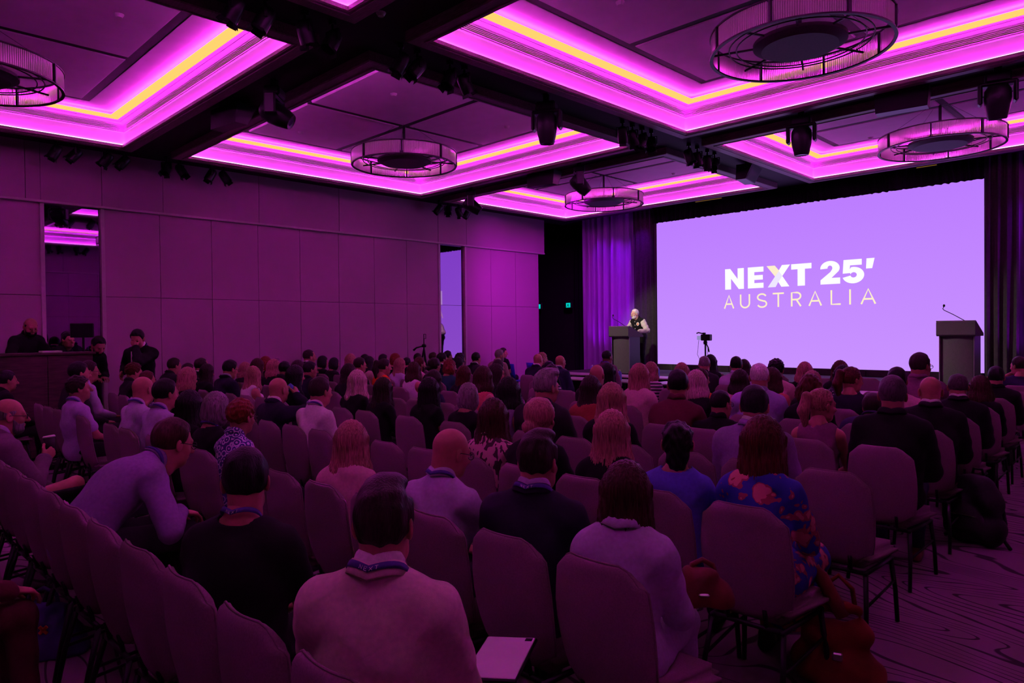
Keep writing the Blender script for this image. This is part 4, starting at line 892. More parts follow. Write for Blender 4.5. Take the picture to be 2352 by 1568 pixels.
def pattern_m(name):
    if name in MATS: return MATS[name]
    m = D.materials.new(name); m.use_nodes = True; MATS[name] = m; nt = m.node_tree; b = nt.nodes['Principled BSDF']; b.inputs['Roughness'].default_value = .75
    tc = nt.nodes.new('ShaderNodeTexCoord'); N = nt.nodes.new; L = nt.links.new
    cr = N('ShaderNodeValToRGB'); cr.color_ramp.interpolation = 'CONSTANT'
    def els(*e):
        r = cr.color_ramp
        while len(r.elements) < len(e): r.elements.new(.5)
        for q, (p, c) in zip(r.elements, e): q.position = p; q.color = (*c, 1)
    if name == 'floral_print':
        # five-petalled blooms: distance to scattered centres, modulated by the angle round each centre
        v = N('ShaderNodeTexVoronoi'); v.inputs['Scale'].default_value = 9.0; n = N('ShaderNodeTexNoise'); n.inputs['Scale'].default_value = 11
        mx = N('ShaderNodeMixRGB'); mx.inputs[0].default_value = .09
        L(tc.outputs['Object'], mx.inputs[1]); L(tc.outputs['Object'], n.inputs['Vector']); L(n.outputs['Color'], mx.inputs[2]); L(mx.outputs[0], v.inputs['Vector'])
        v2 = N('ShaderNodeTexVoronoi'); v2.inputs['Scale'].default_value = 26; L(mx.outputs[0], v2.inputs['Vector'])
        a = N('ShaderNodeMath'); a.operation = 'MULTIPLY_ADD'; a.inputs[1].default_value = .45; L(v2.outputs['Distance'], a.inputs[0]); L(v.outputs['Distance'], a.inputs[2])
        els((0, (.25, .03, .03)), (.24, (.62, .20, .20)), (.60, (.34, .05, .08)), (.70, (.012, .035, .36))); L(a.outputs[0], cr.inputs[0])
    elif name == 'scroll_print':
        v = N('ShaderNodeTexVoronoi'); v.inputs['Scale'].default_value = 20; w = N('ShaderNodeMath'); w.operation = 'SINE'; w2 = N('ShaderNodeMath'); w2.operation = 'MULTIPLY'; w2.inputs[1].default_value = 17
        L(tc.outputs['Object'], v.inputs['Vector']); L(v.outputs['Distance'], w2.inputs[0]); L(w2.outputs[0], w.inputs[0])
        els((0, (.04, .03, .20)), (.35, (.62, .58, .75))); L(w.outputs[0], cr.inputs[0])
    elif name == 'leopard_print':
        n = N('ShaderNodeTexNoise'); n.inputs['Scale'].default_value = 38; mp = N('ShaderNodeMapping'); mp.inputs['Scale'].default_value = (1, 1, .45); n.inputs['Detail'].default_value = 1
        L(tc.outputs['Object'], mp.inputs[0]); L(mp.outputs[0], n.inputs['Vector']); els((0, (.05, .02, .03)), (.47, (.60, .32, .34))); L(n.outputs['Fac'], cr.inputs[0])
    elif name == 'stripe_print':
        w = N('ShaderNodeTexWave'); w.bands_direction = 'Z'; w.inputs['Scale'].default_value = 7; w.inputs['Distortion'].default_value = .6; L(tc.outputs['Object'], w.inputs['Vector'])
        els((0, (.02, .015, .03)), (.5, (.60, .50, .55))); L(w.outputs['Fac'], cr.inputs[0])
    else:   # polka
        v = N('ShaderNodeTexVoronoi'); v.inputs['Scale'].default_value = 22; v.inputs['Randomness'].default_value = .35; L(tc.outputs['Object'], v.inputs['Vector'])
        els((0, (.65, .58, .62)), (.22, (.012, .01, .02))); L(v.outputs['Distance'], cr.inputs[0])
    L(cr.outputs[0], b.inputs['Base Color']); return m
CLOTH = {'white': (.72, .66, .66), 'cream': (.66, .52, .46), 'pink': (.62, .36, .38), 'lightblue': (.44, .34, .58), 'lavender': (.36, .30, .58), 'palelav': (.50, .42, .62), 'violet': (.26, .18, .36), 'navy': (.014, .012, .028), 'bluenavy': (.028, .024, .075), 'black': (.007, .006, .008), 'charcoal': (.022, .018, .024), 'maroon': (.13, .025, .04), 'plum': (.22, .09, .16), 'orange': (.75, .11, .01), 'salmon': (.62, .16, .15), 'teal': (.02, .11, .11), 'rust': (.30, .08, .04), 'tan': (.36, .22, .20), 'blue': (.10, .12, .55), 'denim': (.028, .03, .075), 'greyblazer': (.17, .11, .15)}
def cl(k): return pattern_m(k) if k.endswith('_print') else cloth_m(k, CLOTH[k])
PCACHE = {}
def setm(o, ms):
    for i, m in enumerate(ms):
        o.material_slots[i].link = 'OBJECT'; o.material_slots[i].material = m
def head_matrix(P, yaw, pitch, roll=0):
    return Matrix.Translation(Vector(P['hp'])) @ Matrix.Rotation(math.radians(yaw), 4, 'Z') @ Matrix.Rotation(math.radians(pitch), 4, 'X') @ Matrix.Rotation(math.radians(roll), 4, 'Y') @ Matrix.Translation((0, .028, .058))
def person(target, label, group=None, female=False, lean=3, yaw=0, head=0, pitch=-4, roll=0, hair='short', hc='dark', skin='fair', top='shirt', tc='white', legs_='sit', lc='charcoal', armR='lap', armL='lap', inner=None, lany=False, specs=False, stand=False, girth=1.0, bend=4, near=0, skirt=False, shoes='black', scale=None, yawt=0, name='person', beard=None, cat='person', collar_on=None, z0=0.0):
    """target: crown of the head (x, y, z) when scale is None, else the spot on the floor"""
    h = {0: .0165, 1: .0125, 2: .0095}[near]; hh = {0: .0085, 1: .006, 2: .0042}[near]; handh = {0: .0075, 1: .0055, 2: .0038}[near]
    hd = round(head/15)*15 if near == 0 else head
    key = (female, lean, hd, pitch, roll, str(armR), str(armL), stand, legs_, girth, bend, near, yawt)
    if key not in PCACHE:
        P = pose(female, lean, yawt, armR, armL, stand, legs_, girth, bend); HM = head_matrix(P, hd, pitch, roll)
        PCACHE[key] = dict(P=P, HM=HM, body=np_mesh('person', body_mesh(P, HM, h, hh, handh), [None]*3))
    c = PCACHE[key]; P, HM = c['P'], c['HM']
    crown = HM @ Vector((0, -.012, .127))
    b = link(name, c['body'], None, label=label, cat=cat, group=group)
    if scale is None:
        s = min(1.075, max(.90, (target[2]-z0)/crown.z)); q = Matrix.Rotation(math.radians(yaw), 3, 'Z') @ (crown*s)
        b.location = (target[0]-q.x, target[1]-q.y, z0)
    else: s = scale; b.location = (target[0], target[1], z0)
    b.scale = (s, s, s); b.rotation_euler = (0, 0, math.radians(yaw))
    setm(b, [skin_m(skin), mat('eye_dark', (.02, .015, .015), .15, var=0), mat('lips', (.42, .14, .12), .45, var=.1)])
    if hair != 'bald':
        o = link('hair', hair_t(hair), b); o.matrix_local = HM; setm(o, [hair_m(hc) if hair != 'cap' else cl('black')])
    if hair == 'cap':
        o = link('hair', hair_t('crop'), b); o.matrix_local = HM; setm(o, [hair_m(hc)])
    if beard:
        if 'beard' not in PCACHE:
            V = Vol((-.1, -.02, -.15), (.1, .13, .03), .006); V.ell((0, .03, -.03), (.070, .066, .090), k=.01); V.cone((-.030, .033, -.082), (.030, .033, -.082), .040, .040, k=.02); V.ell((0, .062, -.094), (.032, .030, .028), k=.02)
            x, y, z = V.grid(); V.cut(z+.045-.9*np.maximum(0, .05-y)+0*x); V.ell((0, .11, -.058), (.026, .03, .016), k=.01, op='-'); V.cut(.012-y+0*x+0*z)
            v, f = V.nets(); PCACHE['beard'] = np_mesh('beard', [(v, f, 0)], [None])
        o = link('beard', PCACHE['beard'], b); o.matrix_local = HM; setm(o, [hair_m(beard)])
    def shared(tag, build):
        if (key, tag) not in PCACHE: PCACHE[(key, tag)] = build()
        return PCACHE[(key, tag)]
    o = link({'jacket': 'jacket', 'blazer': 'jacket', 'tank': 'top', 'tee': 't_shirt', 'polo': 'polo_shirt', 'cap': 'blouse'}.get(top, 'shirt'), shared('top'+top, lambda: np_mesh(top, [(*top_mesh(P, top, h, len(PCACHE) % 7), 0)], [None])), b); setm(o, [cl(tc)])
    jac = top in ('jacket', 'blazer')
    if top in ('shirt', 'polo') or jac:
        if jac:
            o = link('lapel_collar', shared('jcol', lambda: np_mesh('lapel_collar', [(*collar(P, .076, .040, .0), 0)], [None])), b); setm(o, [cl(tc)])
            if inner: o = link('shirt_collar', shared('scol', lambda: np_mesh('shirt_collar', [(*collar(P, .060, .046, .022), 0)], [None])), b); setm(o, [cl(inner)])
        else:
            o = link('collar', shared('col', lambda: np_mesh('collar', [(*collar(P, .061, .042, .012), 0)], [None])), b); setm(o, [cl(tc)])
    if lany:
        o = link('lanyard', shared('lan%d' % jac, lambda: np_mesh('lanyard', [(*lanyard(P, .083 if jac else .074 if top in ('shirt', 'polo') else .070), 0)], [None])), b); setm(o, [cloth_m('lanyard', (.07, .05, .26))])
    if near or stand or legs_ != 'none':
        o = link('skirt' if skirt else 'trousers', shared('leg%d' % skirt, lambda: np_mesh('trousers', [(*trousers_mesh(P, max(h, .012), skirt), 0)], [None])), b); setm(o, [cl(lc)])
        for sd in ('R', 'L'):
            o = link('shoe', shared('shoe'+sd, lambda: np_mesh('shoe', [(*shoe_mesh(P, sd, .010 if near == 2 else .014), 0)], [None])), b); setm(o, [mat('leather_'+shoes, {'black': (.012, .011, .012), 'brown': (.16, .06, .035)}[shoes], .45, var=.15)])
    if specs:
        if 'specs' not in PCACHE: PCACHE['specs'] = glasses_mb().mesh('glasses', [mat('black_plastic', (.012, .012, .014), .35, var=0)], True)
        o = link('glasses', PCACHE['specs'], b); o.matrix_local = HM
    return b
# (id, row, seat, look, label); t = where the crown of the head is
PEOPLE = [
 ('a1', 1, 20, dict(hair='short', hc='black', top='jacket', tc='black', yaw=5, head=1, t=(-10.546, 1.74, 1.278)), 'dark haired man in a black jacket seated before the control desk at the left edge'),
 ('a6', 1, 18, dict(hair='short', hc='black', top='shirt', tc='charcoal', yaw=5, head=2, t=(-9.544, 2.28, 1.388)), 'dark haired person half hidden behind the man in glasses by the desk end'),
 ('a7', 2, 19, dict(hair='short', hc='dark', top='shirt', tc='palelav', specs=True, near=1, yaw=5, head=-7, t=(-10.202, 2.55, 1.374)), 'young man in glasses and pale shirt seated at the end of the control desk'),
 ('a8', 1, 15, dict(hair='curly', hc='dark', top='polo', tc='lightblue', lean=-3, armR='mid', armL='mid', near=1, girth=1.05, lc='black', lany=True, pitch=4, yaw=5, head=-10, t=(-8.171, 1.93, 1.283)), 'man in a pale blue polo shirt on the aisle chair at left'),
 ('a9', 2, 20, dict(hair='curly', hc='auburn', top='shirt', tc='charcoal', yaw=5, head=6, t=(-10.62, 3.205, 1.309)), 'reddish curly haired man seated below the standing man in a suit'),
 ('a10', 2, 19, dict(hair='short', hc='auburn', top='shirt', tc='charcoal', yaw=5, head=-3, t=(-10.076, 3.205, 1.217)), 'reddish haired man just behind the bald man in the pale shirt'),
 ('a11', 1, 12, dict(hair='bald', hc='dark', top='shirt', tc='palelav', lany=True, near=1, yaw=5, head=18, t=(-6.957, 2.175, 1.324)), 'bald man in a pale shirt with lanyard, left part of the second row'),
 ('a12', 1, 11, dict(hair='short', hc='black', top='shirt', tc='lightblue', lany=True, near=1, yaw=5, head=4, t=(-6.38, 2.175, 1.316)), 'dark haired man in a light blue shirt beside the bald man'),
 ('a13', 0, 10, dict(hair='fringe', hc='grey', top='blazer', tc='greyblazer', near=2, specs=True, beard='grey', armR=((0.03, 0.2, 0.86), (0.6, -0.1, -0.8), (-0.35, 0.75, 0.55), (-0.9, -0.2, 0.1)), armL='lap', inner='palelav', legs_='crossed', lc='charcoal', lean=0, yaw=5, head=-9, t=(-5.854, 0.97, 1.277)), 'grey bearded man in glasses holding a coffee cup at the left edge'),
 ('a14', 0, 6, dict(hair='short', hc='brown', top='shirt', tc='violet', near=2, specs=True, lean=34, bend=16, armR='knee', armL='knee', lany=True, pitch=-14, yaw=5, head=4, t=(-4.242, 1.5, 1.232)), 'man in glasses and violet shirt leaning far forward'),
 ('b1', 3, 23, dict(hair='short', hc='dark', top='jacket', tc='charcoal', lean=10, yaw=5, head=-4, t=(-12.009, 4.235, 1.318)), 'bearded dark haired man in a dark jacket near the left wall'),
 ('b2', 3, 22, dict(hair='short', hc='dark', top='shirt', tc='charcoal', yaw=5, head=5, t=(-11.418, 4.235, 1.247)), 'dark head just behind the blonde woman in glasses'),
 ('b3', 3, 21, dict(hair='thin', hc='dark', top='jacket', tc='navy', inner='white', yaw=5, head=2, t=(-10.884, 4.235, 1.346)), 'man with receding hair and navy jacket near the left wall'),
 ('b4', 2, 16, dict(female=True, hair='shoulder', hc='blonde', top='blouse', tc='black', specs=True, yaw=5, head=10, t=(-8.657, 3.205, 1.305)), 'blonde woman in glasses seated behind the man in the light blue shirt'),
 ('b5', 3, 20, dict(female=True, hair='long', hc='dark', top='blouse', tc='black', yaw=5, head=18, t=(-10.679, 4.235, 1.254)), 'woman with long dark hair right of the blonde in glasses'),
 ('b6', 3, 18, dict(hair='short', hc='black', top='jacket', tc='navy', specs=True, inner='lightblue', pitch=-12, yaw=5, head=2, t=(-9.822, 4.235, 1.33)), 'man in thick rimmed glasses and navy jacket looking down'),
 ('b7', 4, 22, dict(female=True, hair='shoulder', hc='blonde', top='blouse', tc='charcoal', yaw=5, head=16, t=(-11.655, 5.265, 1.22)), 'blonde head half hidden left of the long haired woman in white'),
 ('b8', 4, 21, dict(female=True, hair='long', hc='brown', top='blouse', tc='black', yaw=5, head=10, t=(-11.194, 5.265, 1.291)), 'woman with long brown hair behind the blonde in the white top'),
 ('b9', 4, 23, dict(female=True, hair='bob', hc='red', top='blouse', tc='black', yaw=5, head=9, t=(-11.898, 5.75, 1.298)), 'red haired head farthest back near the left wall'),
 ('b10', 4, 20, dict(female=True, hair='shoulder', hc='blonde', top='blouse', tc='black', sung=True, yaw=5, head=-6, t=(-10.609, 5.265, 1.288)), 'blonde woman with sunglasses pushed up on her head'),
 ('b11', 3, 17, dict(female=True, hair='long', hc='blonde', top='tank', tc='white', yaw=5, head=32, t=(-9.137, 4.235, 1.262)), 'woman with long blonde hair and a white top, left of the drinking man'),
 ('b12', 2, 11, dict(hair='bald', hc='dark', top='jacket', tc='navy', near=1, inner='white', armR='drink', yaw=5, head=8, t=(-6.375, 3.205, 1.279)), 'bald man in a navy jacket drinking from a blue cup'),
 ('b13', 1, 8, dict(female=True, hair='bob', hc='grey', top='tee', tc='black', near=1, lany=True, yaw=5, head=28, t=(-5.324, 2.175, 1.26)), 'woman with a silver bob and black top in the second row'),
 ('b14', 1, 8, dict(female=True, hair='curly', hc='red', top='shirt', tc='scroll_print', near=1, specs=True, yaw=5, head=16, t=(-4.895, 2.175, 1.227)), 'person with short red curls and a blue and white scroll print shirt'),
 ('b15', 1, 10, dict(female=True, hair='long', hc='black', top='blouse', tc='black', yaw=5, head=35, t=(-5.837, 2.175, 1.246)), 'person with long black hair between the light blue shirt and silver bob'),
 ('c1', 4, 19, dict(hair='short', hc='black', top='jacket', tc='charcoal', yaw=5, head=8, t=(-10.256, 5.265, 1.263)), 'dark haired person behind the drinking bald man'),
 ('c2', 4, 18, dict(female=True, hair='shoulder', hc='dark', top='blouse', tc='black', yaw=5, head=-3, t=(-9.824, 5.265, 1.29)), 'dark haired woman left of the tall man near the wall'),
 ('c3', 3, 14, dict(female=True, hair='long', hc='black', top='blouse', tc='black', yaw=5, head=-3, t=(-7.977, 4.235, 1.305)), 'woman with long black hair right of the drinking man'),
 ('c4', 5, 22, dict(hair='thin', hc='dark', top='jacket', tc='charcoal', inner='white', yaw=5, head=-14, t=(-11.343, 6.295, 1.414)), 'tall man with receding hair rising above the back rows at left'),
 ('c5', 4, 18, dict(hair='short', hc='black', top='jacket', tc='navy', specs=True, yaw=5, head=-9, t=(-9.467, 5.265, 1.28)), 'black haired young man in glasses below the tall man'),
 ('c6', 6, 25, dict(female=True, hair='bob', hc='black', top='blouse', tc='black', yaw=5, head=-15, t=(-12.665, 7.325, 1.241)), 'woman with a short black bob right of the tall man'),
 ('c7', 6, 24, dict(female=True, hair='bob', hc='black', top='blouse', tc='charcoal', yaw=5, head=-1, t=(-12.235, 7.325, 1.214)), 'second black bobbed woman right of the first, near the wall'),
 ('c8', 6, 22, dict(female=True, hair='long', hc='blonde', top='blouse', tc='charcoal', yaw=5, head=8, t=(-11.637, 7.325, 1.3)), 'far blonde woman against the left wall'),
 ('c9', 7, 25, dict(hair='short', hc='black', top='jacket', tc='charcoal', yaw=5, head=2, t=(-12.72, 8.355, 1.24)), 'dark haired man against the wall behind the man in glasses'),
 ('c10', 5, 18, dict(hair='short', hc='dark', top='shirt', tc='charcoal', specs=True, yaw=5, head=-10, t=(-9.732, 6.295, 1.297)), 'man in glasses behind the platinum haired woman'),
 ('c11', 6, 21, dict(female=True, hair='long', hc='black', top='blouse', tc='pink', yaw=5, head=-9, t=(-11.019, 7.325, 1.261)), 'long black haired woman in a pale top right of the man in glasses'),
 ('c12', 4, 15, dict(female=True, hair='long', hc='dark', top='blouse', tc='black', yaw=5, head=8, t=(-8.412, 5.265, 1.274)), 'dark long haired woman left of the platinum haired woman'),
 ('c13', 3, 11, dict(female=True, hair='long', hc='platinum', top='blouse', tc='black', near=1, yaw=5, head=34, t=(-6.602, 4.235, 1.29)), 'woman with long platinum hair and black top, centre left'),
 ('c14', 2, 9, dict(hair='short', hc='dark', top='shirt', tc='white', near=1, lany=True, yaw=5, head=3, t=(-5.592, 3.205, 1.305)), 'dark haired man in a white shirt with violet lanyard, centre left'),
 ('c15', 3, 10, dict(female=True, hair='long', hc='dark', top='blouse', tc='black', yaw=5, head=32, t=(-6.119, 4.235, 1.228)), 'woman with long dark hair right of the platinum haired woman'),
 ('c16', 7, 23, dict(hair='short', hc='black', top='shirt', tc='charcoal', yaw=5, head=-10, t=(-12.043, 8.355, 1.254)), 'dark haired man behind the woman in orange'),
 ('c17', 5, 17, dict(female=True, hair='ponytail', hc='dark', top='tank', tc='orange', yaw=5, head=-8, t=(-9.053, 6.295, 1.296)), 'dark ponytailed woman in an orange top'),
 ('c18', 7, 22, dict(female=True, hair='bob', hc='red', top='blouse', tc='black', yaw=5, head=-11, t=(-11.625, 8.355, 1.276)), 'red haired woman by the wall right of the orange top'),
 ('d1', 6, 19, dict(female=True, hair='long', hc='blonde', top='blouse', tc='palelav', yaw=5, head=4, t=(-10.061, 7.325, 1.247)), 'woman with long dark blonde hair and a lilac top'),
 ('d2', 7, 21, dict(hair='short', hc='black', top='shirt', tc='black', yaw=5, head=3, t=(-11.244, 8.355, 1.197)), 'dark rounded head beyond the long blonde in lilac'),
 ('d3', 5, 15, dict(female=True, hair='shoulder', hc='brown', top='tank', tc='white', yaw=5, head=23, t=(-8.303, 6.295, 1.26)), 'woman with brown shoulder length hair and white strappy top'),
 ('d4', 8, 24, dict(hair='short', hc='dark', top='jacket', tc='charcoal', yaw=5, head=-2, t=(-12.235, 9.385, 1.237)), 'dark haired man below left of the phone tripod'),
 ('d5', 6, 18, dict(hair='short', hc='auburn', top='shirt', tc='pink', beard='brown', yaw=5, head=-13, t=(-9.497, 7.325, 1.274)), 'bearded man in a pink shirt below the phone tripod'),
 ('d6', 8, 22, dict(hair='thin', hc='brown', top='shirt', tc='charcoal', yaw=5, head=-16, t=(-11.692, 9.385, 1.273)), 'tall balding man right of the phone tripod'),
 ('d7', 6, 17, dict(female=True, hair='lowbun', hc='dark', top='blouse', tc='black', yaw=5, head=-4, t=(-9.093, 7.325, 1.272)), 'dark haired woman with a low bun right of the bearded man'),
 ('d8', 7, 19, dict(hair='short', hc='black', top='jacket', tc='navy', specs=True, inner='white', yaw=5, head=-19, t=(-10.151, 8.355, 1.307)), 'man in glasses and suit left of the mirror reflection'),
 ('d9', 9, 24, dict(hair='short', hc='black', top='shirt', tc='lightblue', yaw=5, head=-20, t=(-12.448, 10.415, 1.263)), 'young black haired man in front of the mirror strip'),
 ('d10', 6, 16, dict(female=True, hair='curlybob', hc='red', top='blouse', tc='teal', yaw=5, head=-10, t=(-8.703, 7.325, 1.253)), 'woman with a red curly bob and teal top'),
 ('d11', 8, 21, dict(female=True, hair='curlybob', hc='black', top='blouse', tc='black', yaw=5, head=-11, t=(-10.832, 9.385, 1.267)), 'dark curly head at the right edge of the mirror strip'),
 ('d12', 7, 18, dict(female=True, hair='shoulder', hc='black', top='blouse', tc='plum', yaw=5, head=-11, t=(-9.693, 8.355, 1.234)), 'black haired woman right behind the red curly bob'),
 ('d14', 3, 9, dict(female=True, hair='longer', hc='black', top='cap', tc='black', near=1, yaw=5, head=32, t=(-5.348, 4.235, 1.258)), 'woman with very long black hair and black short sleeved top, centre'),
 ('d15', 4, 11, dict(female=True, hair='shoulder', hc='dark', top='blouse', tc='bluenavy', yaw=5, head=6, t=(-6.555, 5.265, 1.242)), 'dark head directly beyond the very long black hair'),
 ('d16', 5, 13, dict(female=True, hair='longer', hc='auburn', top='blouse', tc='black', yaw=5, head=6, t=(-7.183, 6.295, 1.234)), 'woman with long auburn hair sweeping left, centre'),
 ('d17', 4, 9, dict(female=True, hair='shoulder', hc='brown', top='tank', tc='salmon', yaw=5, head=20, t=(-5.691, 5.265, 1.313)), 'woman with brown bob and bare shoulders in pink, centre'),
 ('d18', 3, 7, dict(female=True, hair='bob', hc='grey', top='tee', tc='black', near=1, yaw=5, head=29, t=(-4.779, 4.235, 1.229)), 'woman with a streaked silver bob and black tee, centre'),
 ('d19', 8, 19, dict(hair='short', hc='black', top='jacket', tc='charcoal', inner='white', yaw=5, head=-2, t=(-10.344, 9.385, 1.282)), 'black haired young man in a suit right of the mirror strip'),
 ('d20', 11, 25, dict(hair='short', hc='dark', top='tee', tc='black', yaw=5, head=-54, t=(-12.72, 12.475, 1.277)), 'man in a black tee shirt sitting against the left wall near the stage'),
 ('d21', 9, 20, dict(hair='short', hc='grey', top='blazer', tc='tan', beard='grey', inner='white', yaw=5, head=-27, t=(-10.733, 10.415, 1.311)), 'grey bearded man in a tan blazer in front of the man in black tee'),
 ('d22', 7, 16, dict(female=True, hair='shoulder', hc='dark', top='blouse', tc='charcoal', yaw=5, head=-9, t=(-8.645, 8.355, 1.209)), 'dark head below the man in the tan blazer'),
 ('d23', 5, 11, dict(female=True, hair='long', hc='dark', top='blouse', tc='charcoal', specs=True, yaw=5, head=-24, t=(-6.547, 6.295, 1.273)), 'long dark haired woman in glasses right of the bare shoulders'),
 ('d24', 3, 6, dict(female=True, hair='shoulder', hc='black', top='tank', tc='violet', near=1, yaw=5, head=22, t=(-4.261, 4.235, 1.3)), 'woman with glossy black shoulder length hair and sleeveless violet top'),
 ('d25', 2, 4, dict(female=True, hair='long', hc='brown', top='shirt', tc='leopard_print', near=1, yaw=12, head=22, t=(-3.37, 3.205, 1.25)), 'woman with long brown hair in a leopard print blouse'),
 ('e1', 8, 16, dict(hair='bald', hc='dark', top='jacket', tc='navy', inner='white', yaw=5, head=-4, t=(-8.671, 9.385, 1.289)), 'bald man in a dark suit below the exit sign'),
 ('e2', 9, 18, dict(female=True, hair='curlybob', hc='blonde', top='blouse', tc='charcoal', yaw=5, head=-23, t=(-9.503, 10.415, 1.263)), 'curly fair haired woman partly behind the bald man in the suit'),
 ('e3', 8, 15, dict(hair='bald', hc='brown', top='jacket', tc='bluenavy', inner='white', yaw=5, head=-14, t=(-8.137, 9.385, 1.266)), 'bald man in a blue suit left of the violet curtain'),
 ('e4', 7, 13, dict(hair='crop', hc='black', top='jacket', tc='black', yaw=5, head=-3, t=(-7.475, 8.355, 1.219)), 'dark close cropped head between the two bald men'),
 ('e5', 6, 11, dict(female=True, hair='curly', hc='dark', top='shirt', tc='stripe_print', yaw=5, head=-8, t=(-6.505, 7.325, 1.219)), 'dark curly haired woman in a patterned sleeve below the two bald men'),
 ('e6', 9, 14, dict(hair='crop', hc='black', top='jacket', tc='plum', skin='brown', lany=True, yaw=5, head=-13, t=(-7.882, 10.415, 1.326)), 'dark skinned man in a purple jacket below the left lectern'),
 ('e7', 5, 8, dict(hair='bald', hc='dark', top='jacket', tc='charcoal', yaw=5, head=13, t=(-4.913, 6.295, 1.314)), 'man with shaved head bowing in a dark jacket below the lectern'),
 ('e8', 6, 9, dict(female=True, hair='long', hc='black', top='blouse', tc='black', yaw=5, head=12, t=(-5.539, 7.325, 1.267)), 'woman with long black hair right of the shaved head'),
 ('e9', 3, 5, dict(hair='pompadour', hc='grey', top='jacket', tc='charcoal', near=1, yaw=12, head=-18, t=(-3.823, 4.235, 1.371)), 'man with a grey swept back quiff and dark jacket'),
 ('e10', 4, 6, dict(female=True, hair='long', hc='dark', top='blouse', tc='rust', yaw=5, head=8, t=(-4.184, 5.265, 1.263)), 'woman with long dark hair and a rust top behind the shaved head'),
 ('e11', 2, 3, dict(female=True, hair='lowbun', hc='blonde', top='tee', tc='black', near=1, yaw=12, head=6, t=(-2.943, 3.205, 1.281)), 'blonde woman with a loose low bun and black top'),
 ('e12', 3, 4, dict(female=True, hair='long', hc='blonde', top='blouse', tc='black', near=1, yaw=12, head=15, t=(-3.168, 4.235, 1.301)), 'blonde woman in black right of the rust top'),
 ('f1', 5, 6, dict(female=True, hair='longer', hc='blonde', top='blouse', tc='pink', near=1, yaw=5, head=25, t=(-4.342, 6.295, 1.334)), 'woman with very long blonde hair and pale pink top, below the speaker'),
 ('f3', 7, 9, dict(female=True, hair='shoulder', hc='blonde', top='shirt', tc='stripe_print', yaw=5, head=4, t=(-5.558, 8.355, 1.243)), 'blonde woman in a black and white striped top'),
 ('f4', 7, 8, dict(female=True, hair='shoulder', hc='blonde', top='blouse', tc='charcoal', yaw=5, head=14, t=(-5.071, 8.355, 1.243)), 'small blonde head just beneath the left part of the screen'),
 ('f5', 4, 4, dict(hair='short', hc='black', top='shirt', tc='maroon', near=1, girth=1.12, yaw=12, head=15, t=(-3.234, 5.265, 1.347)), 'broad man with black hair and maroon jacket'),
 ('f6', 5, 5, dict(female=True, hair='shoulder', hc='platinum', top='blouse', tc='black', yaw=12, head=8, t=(-3.657, 6.295, 1.285)), 'silver blonde woman in black right of the maroon jacket'),
 ('f7', 6, 6, dict(female=True, hair='bob', hc='brown', top='shirt', tc='orange', yaw=5, head=-35, t=(-4.193, 7.325, 1.234)), 'woman in a bright orange top turned to the right'),
 ('f8', 8, 8, dict(hair='crop', hc='grey', top='jacket', tc='charcoal', yaw=5, head=15, t=(-5.313, 9.385, 1.299)), 'man with short grey hair under the camera tripod'),
 ('f9', 9, 9, dict(female=True, hair='long', hc='black', top='blouse', tc='black', yaw=5, head=16, t=(-5.786, 10.415, 1.278)), 'woman with long black hair right beside the camera tripod'),
 ('f10', 4, 3, dict(hair='crop', hc='black', top='shirt', tc='black', specs=True, near=1, yaw=12, head=-24, t=(-2.833, 5.265, 1.196)), 'dark haired person in glasses and black ruffled top'),
 ('f11', 2, 2, dict(female=True, hair='long', hc='blonde', top='blouse', tc='black', near=1, yaw=12, head=17, t=(-2.399, 3.205, 1.242)), 'woman with streaked dark blonde hair behind the brunette in lilac'),
 ('g1', 8, 7, dict(hair='short', hc='black', top='shirt', tc='palelav', yaw=5, head=10, t=(-4.809, 9.385, 1.295)), 'black haired man in a pale shirt right of the tripod'),
 ('g2', 9, 8, dict(female=True, hair='long', hc='dark', top='blouse', tc='charcoal', yaw=5, head=12, t=(-5.204, 10.415, 1.212)), 'dark long hair half behind the black haired man in the pale shirt'),
 ('g3', 5, 3, dict(hair='crop', hc='white', top='blazer', tc='lavender', near=1, yaw=12, head=8, t=(-2.994, 6.295, 1.371)), 'white haired man in a lavender blazer'),
 ('g4', 6, 5, dict(female=True, hair='shoulder', hc='dark', top='blouse', tc='pink', yaw=12, head=3, t=(-3.707, 7.325, 1.239)), 'woman with brown hair left of the white haired man'),
 ('g5', 7, 5, dict(hair='curly', hc='black', top='shirt', tc='pink', yaw=12, head=-3, t=(-3.757, 8.355, 1.312)), 'man with curly black top hair and pink shirt'),
 ('g6', 6, 4, dict(female=True, hair='shoulder', hc='brown', top='blouse', tc='salmon', yaw=12, head=-8, t=(-3.337, 7.325, 1.27)), 'woman in a salmon top right of the white haired man'),
 ('g7', 8, 5, dict(female=True, hair='shoulder', hc='blonde', top='blouse', tc='black', yaw=12, head=2, t=(-3.827, 9.385, 1.243)), 'dark blonde woman with bare arms below the wordmark'),
 ('g8', 6, 3, dict(female=True, hair='bob', hc='blonde', top='blouse', tc='charcoal', yaw=12, head=2, t=(-2.911, 7.325, 1.251)), 'pale blonde rim of hair beyond the dark auburn head'),
 ('g9', 5, 2, dict(female=True, hair='curlybob', hc='auburn', top='blouse', tc='black', yaw=12, head=2, t=(-2.521, 6.295, 1.282)), 'woman with a full dark auburn bob in black'),
 ('g10', 8, 4, dict(female=True, hair='long', hc='auburn', top='blouse', tc='black', yaw=12, head=0, t=(-3.374, 9.385, 1.271)), 'auburn haired woman against the bottom of the screen'),
 ('g11', 7, 3, dict(female=True, hair='long', hc='black', top='blouse', tc='polka_print', yaw=12, head=0, t=(-2.975, 8.355, 1.264)), 'black haired woman in a polka dot top'),
